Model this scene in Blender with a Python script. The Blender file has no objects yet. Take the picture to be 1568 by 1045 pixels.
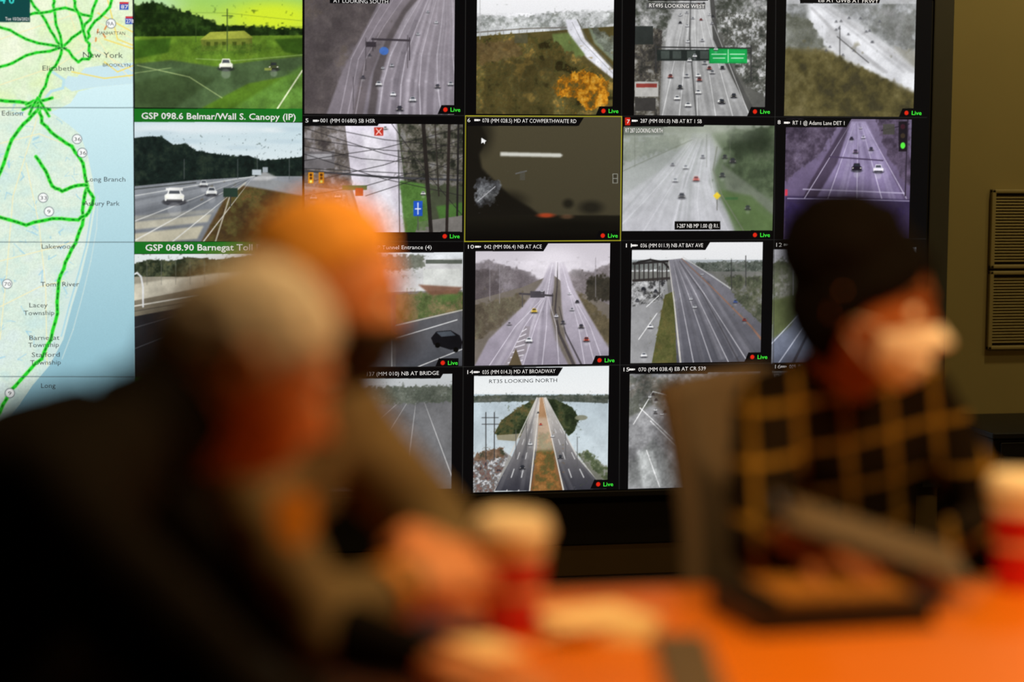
import bpy, bmesh, math, random
import numpy as np
from mathutils import Vector, Matrix, noise as mnoise
random.seed(7); rng=np.random.default_rng(11)
S=bpy.context.scene
S.view_settings.view_transform='Standard'
COL=S.collection
# ------------------------------------------------------------------ camera
CZ=1.45; F0=85/36*1568
th=math.radians(12.7); pt=math.radians(5.66); ro=math.radians(.54)
Fv=Vector((math.sin(th)*math.cos(pt),math.cos(th)*math.cos(pt),-math.sin(pt)))
Rv=Vector((math.cos(th),-math.sin(th),0)); Uv=Rv.cross(Fv)
R2=Rv*math.cos(ro)+Uv*math.sin(ro); U2=Uv*math.cos(ro)-Rv*math.sin(ro)
cd=bpy.data.cameras.new('camera'); cam=bpy.data.objects.new('camera',cd); COL.objects.link(cam)
M=Matrix((R2,U2,-Fv)).transposed().to_4x4(); M.translation=(0,0,CZ); cam.matrix_world=M
cd.lens=85; cd.sensor_width=36; cd.clip_start=.05
cd.dof.use_dof=True; cd.dof.focus_distance=7.2; cd.dof.aperture_fstop=1.12
S.camera=cam
DW=7.0   # display plane
# survey of the display wall: photo measurement -> metres on the wall plane
def Wn(px,py):
    px=np.asarray(px,dtype=float); py=np.asarray(py,dtype=float)
    a=(px-784)/F0; b=(522.5-py)/F0
    dx=Fv.x+a*R2.x+b*U2.x; dy=Fv.y+a*R2.y+b*U2.y; dz=Fv.z+a*R2.z+b*U2.z
    return dx/dy*DW, CZ+dz/dy*DW
def W(px,py):
    x,z=Wn(px,py); return float(x),float(z)

# ------------------------------------------------------------------ materials
def s2l(c):
    c=np.asarray(c,dtype=float)
    return np.where(c<=.04045,c/12.92,((c+.055)/1.055)**2.4)
def rgb(r,g,b): return tuple(float(v) for v in s2l(np.array([r,g,b])/255.))+(1.,)
def mat(name,col,rough=.6,metal=0,nscale=0,namt=.0,emis=0,bump=0,spec=.5):
    m=bpy.data.materials.new(name); m.use_nodes=True; nt=m.node_tree; b=nt.nodes['Principled BSDF']
    c=rgb(*col); b.inputs['Base Color'].default_value=c
    b.inputs['Roughness'].default_value=rough; b.inputs['Metallic'].default_value=metal
    b.inputs['Specular IOR Level'].default_value=spec
    if emis: b.inputs['Emission Color'].default_value=c; b.inputs['Emission Strength'].default_value=emis
    if nscale:
        tc=nt.nodes.new('ShaderNodeTexCoord'); n=nt.nodes.new('ShaderNodeTexNoise'); n.inputs['Scale'].default_value=nscale; n.inputs['Detail'].default_value=5
        nt.links.new(tc.outputs['Object'],n.inputs['Vector'])
        mx=nt.nodes.new('ShaderNodeMix'); mx.data_type='RGBA'
        mx.inputs[6].default_value=tuple(v*(1-namt) for v in c[:3])+(1,); mx.inputs[7].default_value=tuple(min(1,v*(1+namt)) for v in c[:3])+(1,)
        nt.links.new(n.outputs['Fac'],mx.inputs[0]); nt.links.new(mx.outputs[2],b.inputs['Base Color'])
        if bump:
            bp=nt.nodes.new('ShaderNodeBump'); bp.inputs['Strength'].default_value=bump; bp.inputs['Distance'].default_value=.01
            nt.links.new(n.outputs['Fac'],bp.inputs['Height']); nt.links.new(bp.outputs[0],b.inputs['Normal'])
    return m
# ------------------------------------------------------------------ mesh helpers
def empty(name):
    e=bpy.data.objects.new(name,None); COL.objects.link(e); e.empty_display_size=.1; return e
def addobj(name,me,parent=None,mats=(),smooth=False):
    o=bpy.data.objects.new(name,me); COL.objects.link(o)
    for m in mats: me.materials.append(m)
    if parent: o.parent=parent
    if smooth: me.polygons.foreach_set('use_smooth',[True]*len(me.polygons))
    return o
def box(name,lo,hi,m,parent=None,bev=.004,Mx=None):
    bm=bmesh.new(); bmesh.ops.create_cube(bm,size=1)
    lo=Vector(lo);hi=Vector(hi)
    for v in bm.verts: v.co=Vector(((v.co.x+.5)*(hi.x-lo.x)+lo.x,(v.co.y+.5)*(hi.y-lo.y)+lo.y,(v.co.z+.5)*(hi.z-lo.z)+lo.z))
    if bev: bmesh.ops.bevel(bm,geom=bm.edges[:],offset=min(bev,min(hi-lo)*.45),segments=2,affect='EDGES',profile=.5)
    if Mx: bm.transform(Mx)
    me=bpy.data.meshes.new(name); bm.to_mesh(me); bm.free()
    return addobj(name,me,parent,[m])
def lathe(name,prof,m,parent=None,loc=(0,0,0),seg=48):
    n=len(prof); vs=[];fs=[]
    for k in range(seg):
        a=2*math.pi*k/seg
        for r,z in prof: vs.append((loc[0]+r*math.cos(a),loc[1]+r*math.sin(a),loc[2]+z))
    for k in range(seg):
        k2=(k+1)%seg
        for i in range(n-1): fs.append((k*n+i,k2*n+i,k2*n+i+1,k*n+i+1))
    me=bpy.data.meshes.new(name); me.from_pydata(vs,[],fs); me.update()
    return addobj(name,me,parent,[m],True)
def tube(name,pts,r,m,parent=None):
    c=bpy.data.curves.new(name,'CURVE'); c.dimensions='3D'; c.bevel_depth=r; c.bevel_resolution=3
    s=c.splines.new('POLY'); s.points.add(len(pts)-1)
    for i,p in enumerate(pts): s.points[i].co=(*p,1)
    c.materials.append(m); c.use_fill_caps=True
    o=bpy.data.objects.new(name,c); COL.objects.link(o)
    if parent:o.parent=parent
    return o

# ================================================================== DISPLAY CANVAS
K=600.0
XL=W(-40,370)[0]; XR=W(1419,370)[0]; ZT=W(712,-15)[1]; ZB=W(712,757)[1]
CW=int((XR-XL)*K); CH=int((ZT-ZB)*K)
IMG=np.zeros((CH,CW,3),np.float32)+np.array([7,7,9],np.float32)
CL=[0,0,CW,CH]
def TC(pts):
    p=np.asarray(pts,dtype=float).reshape(-1,2); x,z=Wn(p[:,0],p[:,1])
    return np.stack([(x-XL)*K,(ZT-z)*K],1)
def clip(x0,y0,x1,y1):
    p=TC([(x0,y0),(x1,y0),(x1,y1),(x0,y1)])
    CL[0]=max(0,int(round((p[0,0]+p[3,0])/2))); CL[2]=min(CW,int(round((p[1,0]+p[2,0])/2)))
    CL[1]=max(0,int(round((p[0,1]+p[1,1])/2))); CL[3]=min(CH,int(round((p[2,1]+p[3,1])/2)))
def bb(x0,y0,x1,y1):
    x0=max(CL[0],int(math.floor(x0))); y0=max(CL[1],int(math.floor(y0))); x1=min(CL[2],int(math.ceil(x1))+1); y1=min(CL[3],int(math.ceil(y1))+1)
    return (x0,y0,x1,y1) if x1>x0 and y1>y0 else None
def comp(b,cov,col):
    x0,y0,x1,y1=b; reg=IMG[y0:y1,x0:x1]
    col=np.asarray(col,np.float32)
    if col.ndim==2: # vertical gradient
        t=np.linspace(0,1,y1-y0)[:,None,None]; col=col[0]*(1-t)+col[1]*t
    reg+=cov[...,None]*(col-reg)
def pmask(P,b):
    x0,y0,x1,y1=b; cov=np.zeros((y1-y0,x1-x0),np.float32)
    for oy in (.17,.5,.83):
        for ox in (.17,.5,.83):
            X=(np.arange(x0,x1)+ox)[None,:]; Y=(np.arange(y0,y1)+oy)[:,None]
            ins=np.zeros(cov.shape,bool)
            for i in range(len(P)):
                xi,yi=P[i]; xj,yj=P[i-1]
                if yi==yj: continue
                ins^=((yi>Y)!=(yj>Y))&(X<(xj-xi)*(Y-yi)/(yj-yi)+xi)
            cov+=ins
    return cov/9
def blur1(A,r):
    r=int(max(1,round(r)))
    for ax in (0,1):
        A=np.swapaxes(A,0,ax); n=A.shape[0]
        P=np.concatenate([A[:1]]*r+[A]+[A[-1:]]*r,0)
        c=np.cumsum(P,axis=0,dtype=np.float64); c=np.concatenate([np.zeros_like(c[:1]),c],0)
        A=((c[2*r+1:2*r+1+n]-c[:n])/(2*r+1)).astype(np.float32); A=np.swapaxes(A,0,ax)
    return A
def soften(r=1,w=1.):
    reg=IMG[CL[1]:CL[3],CL[0]:CL[2]]; reg+=w*(blur1(reg.copy(),r)-reg)
def poly(pts,col,a=1.,soft=0):
    P=TC(pts); b=bb(P[:,0].min()-soft,P[:,1].min()-soft,P[:,0].max()+soft,P[:,1].max()+soft)
    if b:
        m=pmask(P,b)
        if soft: m=blur1(blur1(m,soft/2),soft/2)
        comp(b,m*a,col)
def rect(x0,y0,x1,y1,col,a=1.): poly([(x0,y0),(x1,y0),(x1,y1),(x0,y1)],col,a)
def line(pts,w,col,a=1.,soft=1.):
    P=TC(pts); k=1.17; w0,w1=(w if isinstance(w,tuple) else (w,w)); mw=max(w0,w1)*k+2+soft
    n=len(P)-1
    for i in range(n):
        A,B=P[i],P[i+1]
        b=bb(min(A[0],B[0])-mw,min(A[1],B[1])-mw,max(A[0],B[0])+mw,max(A[1],B[1])+mw)
        if not b: continue
        X=(np.arange(b[0],b[2])+.5)[None,:];Y=(np.arange(b[1],b[3])+.5)[:,None]
        d=B-A; L=max((d**2).sum(),1e-6); t=np.clip(((X-A[0])*d[0]+(Y-A[1])*d[1])/L,0,1)
        D=np.hypot(X-A[0]-t*d[0],Y-A[1]-t*d[1]); ww=(w0+(w1-w0)*(i+t)/n)*k/2
        cov=np.clip((ww-D)/soft+.5,0,1)*np.minimum(1,ww*2+.15)
        comp(b,(cov*a).astype(np.float32),col)
def ell(cx,cy,rx,ry,col,a=1.,soft=1.):
    P=TC([(cx,cy)])[0]; k=1.17; rx*=k;ry*=k
    b=bb(P[0]-rx*1.2-soft,P[1]-ry*1.2-soft,P[0]+rx*1.2+soft,P[1]+ry*1.2+soft)
    if not b:return
    X=(np.arange(b[0],b[2])+.5)[None,:];Y=(np.arange(b[1],b[3])+.5)[:,None]
    r=np.hypot((X-P[0])/rx,(Y-P[1])/ry)
    if soft>=5: cov=np.clip(1.15-r,0,1); cov=np.minimum(1,cov*cov*(3-2*cov)*1.1)
    else: cov=np.clip((1-r)*min(rx,ry)/soft+.5,0,1)
    comp(b,(cov*a).astype(np.float32),col)
def vnoise(h,w,s):
    gh,gw=int(h/s)+3,int(w/s)+3; g=rng.random((gh,gw),dtype=np.float32); y=np.arange(h)/s; x=np.arange(w)/s
    yi=y.astype(int);xi=x.astype(int);fy=(y-yi)[:,None].astype(np.float32);fx=(x-xi)[None,:].astype(np.float32); fy=fy*fy*(3-2*fy); fx=fx*fx*(3-2*fx)
    gy=g[yi]*(1-fy)+g[yi+1]*fy
    return gy[:,xi]*(1-fx)+gy[:,xi+1]*fx
def tex(pts,amp,scales=None):
    P=TC(pts); b=bb(P[:,0].min(),P[:,1].min(),P[:,0].max(),P[:,1].max())
    if b:
        m=pmask(P,b); h,w=m.shape; n=(vnoise(h,w,30)-.5)*.9+(vnoise(h,w,10)-.5)*.5+(vnoise(h,w,3.2)-.5)*.35
        IMG[b[1]:b[3],b[0]:b[2]]*=(1+amp*n*m)[...,None]
    soften(1,.38)
def inside(P,x,y):
    c=False
    for i in range(len(P)):
        xi,yi=P[i];xj,yj=P[i-1]
        if (yi>y)!=(yj>y) and x<(xj-xi)*(y-yi)/(yj-yi)+xi:c=not c
    return c
def fol(pts,cols,n,r,a=.8):
    """natural mottled cover (foliage, rubble, parked cars...): palette blended by fractal noise, ragged outline"""
    P=TC(pts); r=r*1.17; e=r*1.2
    b=bb(P[:,0].min()-e,P[:,1].min()-e,P[:,0].max()+e,P[:,1].max()+e)
    if not b:return
    m=pmask(P,b); h,w=m.shape; m=blur1(m,r*.7)
    N=lambda s:vnoise(h,w,max(1.3,s))
    m=np.clip((m+(N(r*.5)-.5)*.7+(N(r*1.2)-.5)*.5-.5)*2.4+.5,0,1)
    f=N(r*3)*.40+N(r*1.2)*.3+N(r*.55)*.2+N(r*.28)*.10; f=np.clip((f-.5)*2.0+.5,0,.9999)
    pal=np.array(sorted(cols,key=lambda c:sum(c)),np.float32); 
    if len(pal)==1: pal=np.array([pal[0]*.8,pal[0]*1.2])
    q=f*(len(pal)-1); i=q.astype(int); t=(q-i)[...,None]; c=pal[i]*(1-t)+pal[np.minimum(i+1,len(pal)-1)]*t
    c=c*(1+.16*(N(1.8)-.5))[...,None]
    aa=min(1,a*1.1)
    reg=IMG[b[1]:b[3],b[0]:b[2]]; reg+=(m*aa)[...,None]*(c-reg)
def car(x,y,s,col,a=1):
    ell(x,y+s*.36,s*.62,s*.2,(40,40,45),.7*a,1.5)
    poly([(x-s*.5,y+s*.3),(x-s*.52,y),(x-s*.36,y-s*.1),(x-s*.28,y-s*.4),(x+s*.28,y-s*.4),(x+s*.36,y-s*.1),(x+s*.52,y),(x+s*.5,y+s*.3)],col,a)
    poly([(x-s*.3,y-s*.07),(x-s*.24,y-s*.33),(x+s*.24,y-s*.33),(x+s*.3,y-s*.07)],(45,50,58),.85*a)
    rect(x-s*.42,y+s*.22,x+s*.42,y+s*.34,(30,30,34),.7*a)
    ell(x,y+s*.75,s*.35,s*.35,(225,225,228),.22*a,3)
    if s>6:
        ell(x-s*.4,y+s*.1,s*.08,s*.06,(250,250,235),a); ell(x+s*.4,y+s*.1,s*.08,s*.06,(250,250,235),a)
def lanes(vx,vy,xs,yb,col=(225,225,225),w=1.3,a=.8,dash=False,y0=None):
    for x in xs:
        if not dash: line([(vx,vy),(x,yb)],(.3,w),col,a)
        else:
            t=.12
            while t<1:
                t2=min(1,t+t*.10+.01); line([(vx+(x-vx)*t,vy+(yb-vy)*t),(vx+(x-vx)*t2,vy+(yb-vy)*t2)],(w*t,w*t2),col,a); t=t2+t*.16+.015
def streaks(pts0,pts1,n,cols,a=.2,w=(1,5)):
    """wet-road sheen: soft bands running between two edges (each a polyline)"""
    for _ in range(n):
        f=random.random(); p=[(a0[0]+(b0[0]-a0[0])*f,a0[1]+(b0[1]-a0[1])*f) for a0,b0 in zip(pts0,pts1)]
        line(p,w,random.choice(cols),a,3)
# ---------------- map (left)
clip(-40,-15,205,757)
rect(-60,-20,210,760,[(240,250,226),(198,222,224)])
fol([(-40,-15),(205,-15),(205,170),(-40,170)],[(222,242,168),(244,250,214),(216,238,190),(248,252,230)],130,22,.5)
fol([(-40,150),(130,150),(140,320),(60,600),(-40,700)],[(206,232,218),(224,238,232),(196,228,226),(228,242,220)],150,16,.45)
sea=[(206,128),(150,133),(120,140),(108,158),(78,172),(104,190),(122,205),(134,236),(143,280),(146,315),(137,370),(124,425),(110,470),(97,520),(76,560),(50,590),(28,622),(-5,660),(-40,690),(-40,770),(206,770)]
poly(sea,[(216,244,248),(116,168,186)])
poly([(206,96),(170,98),(130,104),(118,118),(104,116),(96,130),(110,140),(150,133),(206,128)],(206,234,240))
line([(80,110),(98,122),(96,135),(78,140),(70,150)],4,(190,228,238),.9)
for q in range(60):
    x=random.uniform(-5,130); y=random.uniform(160,560)
    if not inside(sea,x,y): line([(x,y),(x+random.uniform(-9,9),y+random.uniform(-8,8)),(x+random.uniform(-12,12),y+random.uniform(-14,14))],random.uniform(.6,2.2),(165,212,232),.7)
line([(150,300),(148,350),(139,400),(127,450),(112,505),(95,550)],1.6,(225,236,225),.5)
line([(141,320),(132,375),(120,420),(106,468),(94,515)],2.4,(170,215,230),.8)
for pl in [[(0,60),(60,40),(120,20),(205,60)],[(0,130),(90,100),(150,60),(205,40)],[(60,170),(20,300),(10,420),(0,520)],[(0,400),(60,385),(115,370)],[(0,470),(60,440),(98,430)],[(40,250),(60,345),(70,440),(72,560)],[(100,0),(120,60),(205,110)],[(150,60),(170,90),(200,120)],[(0,220),(60,205),(110,225)]]:
    line(pl,1.3,(250,240,190),.9)
for pl in [[(160,60),(205,75)],[(160,95),(180,110),(205,100)],[(150,20),(205,50)],[(165,0),(180,60),(205,70)],[(110,110),(160,120),(205,115)]]: line(pl,2.,(250,225,110),.9)
def groad(p,w=5):
    line(p,w,(150,240,130),.9,1.6); line(p,w*.72,(38,214,46),1)
    for i in range(len(p)-1):
        (x0,y0),(x1,y1)=p[i],p[i+1]; L=math.hypot(x1-x0,y1-y0); n=max(1,int(L/7))
        for j in range(n):
            t=(j+random.random()*.6)/n; t2=t+2.5/max(L,1); line([(x0+(x1-x0)*t,y0+(y1-y0)*t),(x0+(x1-x0)*t2,y0+(y1-y0)*t2)],w*.42,(22,120,34),.85)
def wig(p,n=4,s=2.2):
    o=[]
    for i in range(len(p)-1):
        for j in range(n):
            t=j/n; o.append((p[i][0]+(p[i+1][0]-p[i][0])*t+(random.uniform(-s,s) if j else 0),p[i][1]+(p[i+1][1]-p[i][1])*t+(random.uniform(-s,s) if j else 0)))
    return o+[p[-1]]
for p in [[(60,165),(64,188),(85,208),(110,224),(127,250),(134,285),(128,310),(126,345),(116,372),(100,402),(90,430),(88,480),(78,520),(64,550),(40,573),(14,600),(0,630),(-30,680)],
          [(58,168),(36,190),(18,214),(6,250),(-12,290)],[(-30,150),(30,156),(76,168)],[(-30,330),(0,333),(40,345),(80,335),(120,337),(136,325),(143,303),(133,285)],
          [(55,240),(70,262),(80,285),(95,293),(115,285),(133,284)]]: groad(wig(p,3,1.3),6)
for p in [[(40,-10),(62,20),(78,48),(95,72),(88,95),(74,115),(64,140),(58,168)],[(150,-10),(140,25),(128,45),(110,58),(95,72)],[(-30,30),(0,42),(40,60),(95,72)],[(-30,112),(10,100),(40,85),(95,72)],
          [(178,-10),(160,20),(140,40),(132,62),(140,85),(120,95),(95,72)],[(80,-10),(84,20),(95,72)],[(0,5),(40,25),(62,20),(100,12),(140,25)],[(110,-10),(120,20),(132,62)],[(35,168),(80,150),(40,160)],[(45,175),(58,150),(75,178)]]: groad(wig(p,3,2.5),5)
for x,y in [(150,45),(158,52),(147,58),(163,40)]: line([(x,y),(x+random.uniform(-4,4),y+5)],2.2,(226,120,40),.8)
def shield(x,y,r=6.5): ell(x,y,r+.8,r+.8,(120,130,135)); ell(x,y,r-.3,r-.3,(250,252,250))
for x,y in [(118,213),(126,234),(66,303),(75,324),(11,435),(15,602),(170,36)]: shield(x,y)
for x,y in [(190,9),(199,31)]: rect(x-7,y-6,x+7,y+6,(60,95,190)); rect(x-7,y-6,x+7,y-3,(220,60,60))
rect(-40,-15,46,34,(20,72,70))
for y in (165,371,577): line([(-40,y),(205,y)],1.1,(90,110,115),.9)
# ---------------- GSP feeds
clip(206,-15,463,166)
rect(200,-20,470,60,[(150,205,110),(206,228,66)]); ell(225,6,70,22,(206,236,214),.6,30); ell(420,25,90,30,(222,240,40),.8,30); ell(300,30,60,12,(196,226,120),.6,30)
poly([(200,10),(240,4),(262,14),(292,22),(320,36),(350,42),(400,44),(463,46),(463,60),(200,62)],(36,56,24))
fol([(200,8),(240,2),(292,20),(335,37),(463,44),(463,58),(200,62)],[(28,46,18),(48,74,28),(20,34,14)],160,6,.95)
poly([(200,56),(463,54),(463,170),(200,170)],[(104,138,42),(78,112,34)])
fol([(200,60),(463,55),(463,105),(200,105)],[(86,120,34),(126,158,48),(72,104,36),(108,144,48)],240,9,.5)
poly([(200,98),(262,92),(330,102),(400,92),(463,86),(463,112),(380,128),(300,170),(200,170)],(76,98,62),1,2)
poly([(200,62),(262,58),(258,80),(200,92)],(62,98,30),1,2); poly([(420,60),(463,58),(463,84),(436,80)],(54,84,26),1,2)
poly([(200,128),(280,108),(330,122),(260,170),(200,170)],(60,78,46),.8,4); poly([(350,170),(463,100),(463,170)],(98,140,58),.8,3)
fol([(360,170),(463,108),(463,170)],[(84,120,48),(110,156,70),(70,100,44)],10,8,.5)
line([(210,100),(290,118),(340,150)],1.2,(190,206,140),.7); line([(425,166),(463,108)],2.2,(226,232,196)); line([(206,112),(262,104)],1,(176,196,130),.7); line([(300,90),(360,93),(463,84)],1.4,(156,184,110),.7)
poly([(308,60),(324,50),(372,48),(386,58),(386,77),(308,78)],(112,124,48)); poly([(306,61),(322,49),(374,47),(388,58)],(160,168,66)); 
for x in (316,328,340,356,370): rect(x,64,x+6,74,(70,84,30))
fol([(300,70),(400,68),(400,82),(300,84)],[(60,90,30),(100,130,44)],10,4,.7)
line([(348,14),(348,78)],1.5,(60,80,40)); line([(340,24),(356,24)],1,(60,80,40)); line([(300,30),(300,64)],1,(60,80,40),.7); line([(206,18),(348,20),(463,32)],.6,(60,80,40),.6)
car(346,98,20,(238,240,220)); car(419,101,15,(70,80,50)); rect(405,104,416,108,(180,190,90),.7)
tex([(200,40),(463,40),(463,170),(200,170)],.3)
clip(206,187,463,370)
rect(200,180,470,290,[(196,218,226),(238,242,242)]); ell(300,196,160,12,(238,242,244),.6,20)
for i in range(10): ell(random.uniform(206,463),random.uniform(192,232),random.uniform(20,50),5,random.choice([(180,202,214),(244,246,246)]),.4,8)
T=[(200,212),(226,209),(248,210),(266,222),(284,220),(300,231),(330,236),(360,240),(380,238),(400,246),(430,244),(463,240),(463,274),(400,272),(340,280),(200,288)]
poly(T,[(36,48,44),(32,38,34)]); fol(T,[(26,38,34),(42,54,44),(20,28,26)],220,4,.9)
poly([(200,286),(300,276),(400,270),(463,270),(463,370),(200,370)],[(142,146,152),(112,116,122)])
streaks([(206,300),(300,282),(390,270)],[(206,360),(280,340),(370,280)],14,[(168,172,178),(92,96,102)],.3,(4,1))
poly([(308,370),(346,300),(372,284),(463,292),(463,372)],(88,68,42),1,1); fol([(316,370),(350,300),(376,286),(463,296),(463,374)],[(104,80,46),(74,58,34),(86,80,44),(62,48,32)],200,7,.8)
poly([(372,284),(400,272),(463,284),(463,300)],(140,142,144),1,2); poly([(384,276),(405,262),(425,272),(410,276)],(190,190,190),.8,2)
poly([(206,340),(324,328),(318,340),(206,352)],(196,190,168),.8,2); poly([(206,358),(312,346),(302,366),(206,374)],(206,198,170),.8,2); poly([(206,331),(330,320),(326,326),(206,338)],(170,168,156),.6,2)
lanes(390,268,[120,200,262,310],372,(230,230,225),2,.8); line([(206,300),(300,284),(390,270)],1.3,(226,228,226),.8); line([(330,370),(352,300),(376,280)],2,(200,196,180),.8)
line([(206,290),(300,280)],1.4,(60,64,62)); 
for x,y in [(364,262),(394,256),(443,262),(282,262)]: line([(x,y-18),(x,y+12)],1,(90,96,96),.8)
rect(342,288,364,302,(40,58,48)); line([(353,300),(353,316)],1.5,(50,50,50))
rect(386,260,400,268,(190,200,206)); rect(402,256,410,264,(160,168,174))
car(267,299,29,(240,240,236)); rect(254,288,280,292,(230,230,228)); car(312,281,12,(210,212,214)); car(324,293,16,(226,228,228))
tex([(200,276),(463,270),(463,370),(200,370)],.14)
clip(206,389,463,577)
rect(200,380,470,440,[(226,232,234),(212,214,206)]); T=[(200,406),(230,398),(262,400),(290,394),(330,398),(380,392),(463,398),(463,424),(200,428)]
poly(T,(66,72,56)); fol(T,[(44,52,38),(76,82,60),(92,90,60),(36,42,28)],200,4,.95)
rect(200,424,470,580,(150,144,128)); poly([(200,436),(330,418),(463,410),(463,424),(330,436),(200,462)],(196,190,172),1,1); poly([(200,462),(330,436),(463,424),(463,440),(200,486)],(120,112,96)); 
poly([(200,486),(463,436),(463,580),(200,580)],[(44,44,48),(30,30,34)]); lanes(520,410,[-60,90,240],580,(110,110,114),2,.6); line([(200,470),(463,424)],2,(220,216,204)); line([(200,478),(463,432)],1,(70,66,60))
line([(206,420),(210,418),(216,424),(219,440),(219,470)],2.4,(220,222,224)); 
for x in range(225,460,22): line([(x,400),(x,436)],.9,(120,120,110),.7)
tex([(200,400),(463,400),(463,580),(200,580)],.2)
clip(206,597,463,757); rect(200,590,470,760,[(150,160,166),(60,62,66)]); lanes(330,610,[180,260,340,420,500],757,(210,210,210),2,.8); tex([(200,590),(470,590),(470,760),(200,760)],.2)
clip(205,-15,463,757)
for y0,y1 in ((166.5,187),(370.5,389),(577.5,597)): rect(205,y0,463,y1,(28,112,34))
line([(205,-15),(205,757)],1.2,(40,50,50)); 
# ---------------- T1
clip(466,-15,696,175)
rect(460,-20,700,180,[(128,120,126),(104,96,100)])
poly([(460,-15),(560,-15),(600,20),(560,60),(500,100),(540,175),(460,175)],(86,79,81),1,6); fol([(460,-15),(560,-15),(590,20),(540,70),(500,175),(460,175)],[(80,73,73),(94,86,85),(74,67,68),(100,90,82)],160,10,.6)
poly([(640,-15),(700,-15),(700,175),(556,175),(566,120),(590,60),(616,20)],[(160,152,160),(126,119,128)],1,2); poly([(590,-15),(632,-15),(600,22),(572,60),(552,110),(540,175),(500,175),(524,110),(556,50)],(132,124,132),.9,2)
streaks([(645,-10),(620,30),(596,80),(582,120),(575,178)],[(700,-10),(712,40),(716,85),(720,130),(722,178)],30,[(196,190,200),(110,104,112),(180,172,182)],.28,(1,5))
for k in range(5):
    f=k/4; line([(652+f*40,-15),(620+f*74,40),(598+f*95,85),(586+f*112,130),(580+f*128,178)],(.6,2.),(216,210,220),.6,1.2)
for k in range(3):
    f=k/2; line([(596+f*30,-15),(564+f*24,40),(538+f*22,90),(520+f*24,178)],(.6,1.6),(200,192,202),.5,1.2)
poly([(640,-15),(652,-15),(622,20),(600,62),(582,120),(574,178),(562,178),(572,110),(592,56),(616,16)],(84,77,78),.85,1)
line([(570,60),(627,62)],3,(66,60,66)); line([(627,58),(627,92)],1.5,(66,60,66)); line([(571,58),(571,78)],1.2,(66,60,66)); ell(588,78,7,6,(70,120,210),.85,1.5); rect(560,64,576,72,(60,54,60))
for x,y,s in [(580,128,9),(602,144,8),(632,152,10),(556,118,6),(668,34,5),(640,52,5),(670,132,8),(690,128,8),(600,100,6),(566,84,4.5),(655,18,4),(612,166,10),(586,104,5)]: car(x,y,s,random.choice([(225,225,230),(60,56,64),(190,190,196),(90,84,92)]))
for x,y in [(560,100),(541,160),(624,96)]: line([(x,y-42),(x,y+8)],1,(70,64,68),.8)
tex([(460,-15),(700,-15),(700,175),(460,175)],.16)
# ---------------- T2
clip(730,-15,939,175)
rect(725,-20,945,60,[(246,246,248),(226,226,230)]); fol([(725,22),(780,26),(860,18),(945,16),(945,48),(725,50)],[(140,144,140),(190,192,192),(118,120,114),(206,208,208)],150,5,.85)
poly([(725,48),(790,42),(850,44),(868,52),(725,60)],(196,200,202),1,1); line([(725,50),(800,44),(868,42)],2,(120,116,110)); 
for x in range(735,860,12): line([(x,46),(x,55)],1,(120,116,110),.8)
poly([(725,56),(945,40),(945,180),(725,180)],(84,75,42))
poly([(866,30),(884,30),(896,60),(940,108),(940,122),(900,90),(872,60)],(222,222,230),1,1); poly([(900,40),(945,74),(945,100),(910,66)],(120,130,110),1,2); poly([(845,52),(870,50),(896,84),(880,92),(850,72)],(108,124,70),1,2)
fol([(905,38),(945,60),(945,96),(916,66)],[(96,100,90),(150,156,146),(74,78,66)],10,5,.8)
line([(876,34),(890,62),(938,112)],1,(150,150,150),.8)
line([(884,30),(900,62),(940,104)],1.6,(90,90,80),.8)
fol([(728,60),(780,52),(850,62),(890,94),(940,126),(944,182),(726,182)],[(48,42,22),(84,74,38),(92,80,42),(120,100,52),(72,70,38),(150,124,62),(90,86,50)],620,7,.95)
fol([(730,66),(790,60),(800,84),(735,100)],[(104,84,56),(84,66,42),(126,104,70)],50,6,.6)
fol([(846,130),(862,116),(890,108),(915,114),(932,126),(930,158),(900,170),(880,150),(850,146)],[(150,92,20),(196,128,28),(214,150,44),(116,84,28),(226,166,60),(84,72,36)],260,4.5,.85)
fol([(740,95),(850,85),(850,175),(740,175)],[(52,46,26),(70,62,34)],60,9,.45)
line([(735,0),(735,60)],1,(180,180,180)); rect(788,52,808,66,(80,78,60),.8); 
tex([(725,20),(945,20),(945,178),(725,178)],.25)
# ---------------- T3
clip(972,-15,1173,177)
rect(965,-20,1180,180,(128,128,126)); fol([(970,-10),(1175,-10),(1175,60),(970,60)],[(84,86,80),(150,150,150),(120,122,118),(186,186,184),(64,68,60)],320,5,.9)
poly([(1100,50),(1173,40),(1173,178),(1156,178),(1126,118),(1096,70)],(96,96,92)); fol([(1100,20),(1175,20),(1175,150),(1140,130),(1110,70)],[(170,170,170),(74,76,72),(110,112,106),(200,200,200),(86,86,80),(52,58,50)],330,3.6,.9)
poly([(970,40),(1014,46),(1010,178),(970,178)],(96,92,88)); fol([(970,40),(1014,46),(1008,178),(970,178)],[(60,58,56),(130,128,122),(160,158,154),(84,80,70),(44,44,40)],200,4,.8)
poly([(1048,-15),(1086,-15),(1092,60),(1120,120),(1152,178),(1012,178),(1016,100),(1022,40)],[(190,190,190),(150,150,150)],1,1)
streaks([(1048,-15),(1024,60),(1014,178)],[(1086,-15),(1100,70),(1150,178)],16,[(206,206,206),(120,120,120)],.25,(1,5))
poly([(1086,-15),(1092,-15),(1100,60),(1160,178),(1150,178),(1092,60)],(80,80,78)); lanes(1062,-40,[1014,1040,1068,1096,1122,1148],178,(240,240,240),1.3,.7); line([(1058,-15),(1056,60),(1066,178)],2.4,(84,84,84),.8)
rect(972,40,1000,68,(46,50,48)); rect(972,125,1008,148,(180,178,174)); rect(974,128,1006,134,(140,60,54)); rect(972,150,1004,170,(60,58,56))
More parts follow.
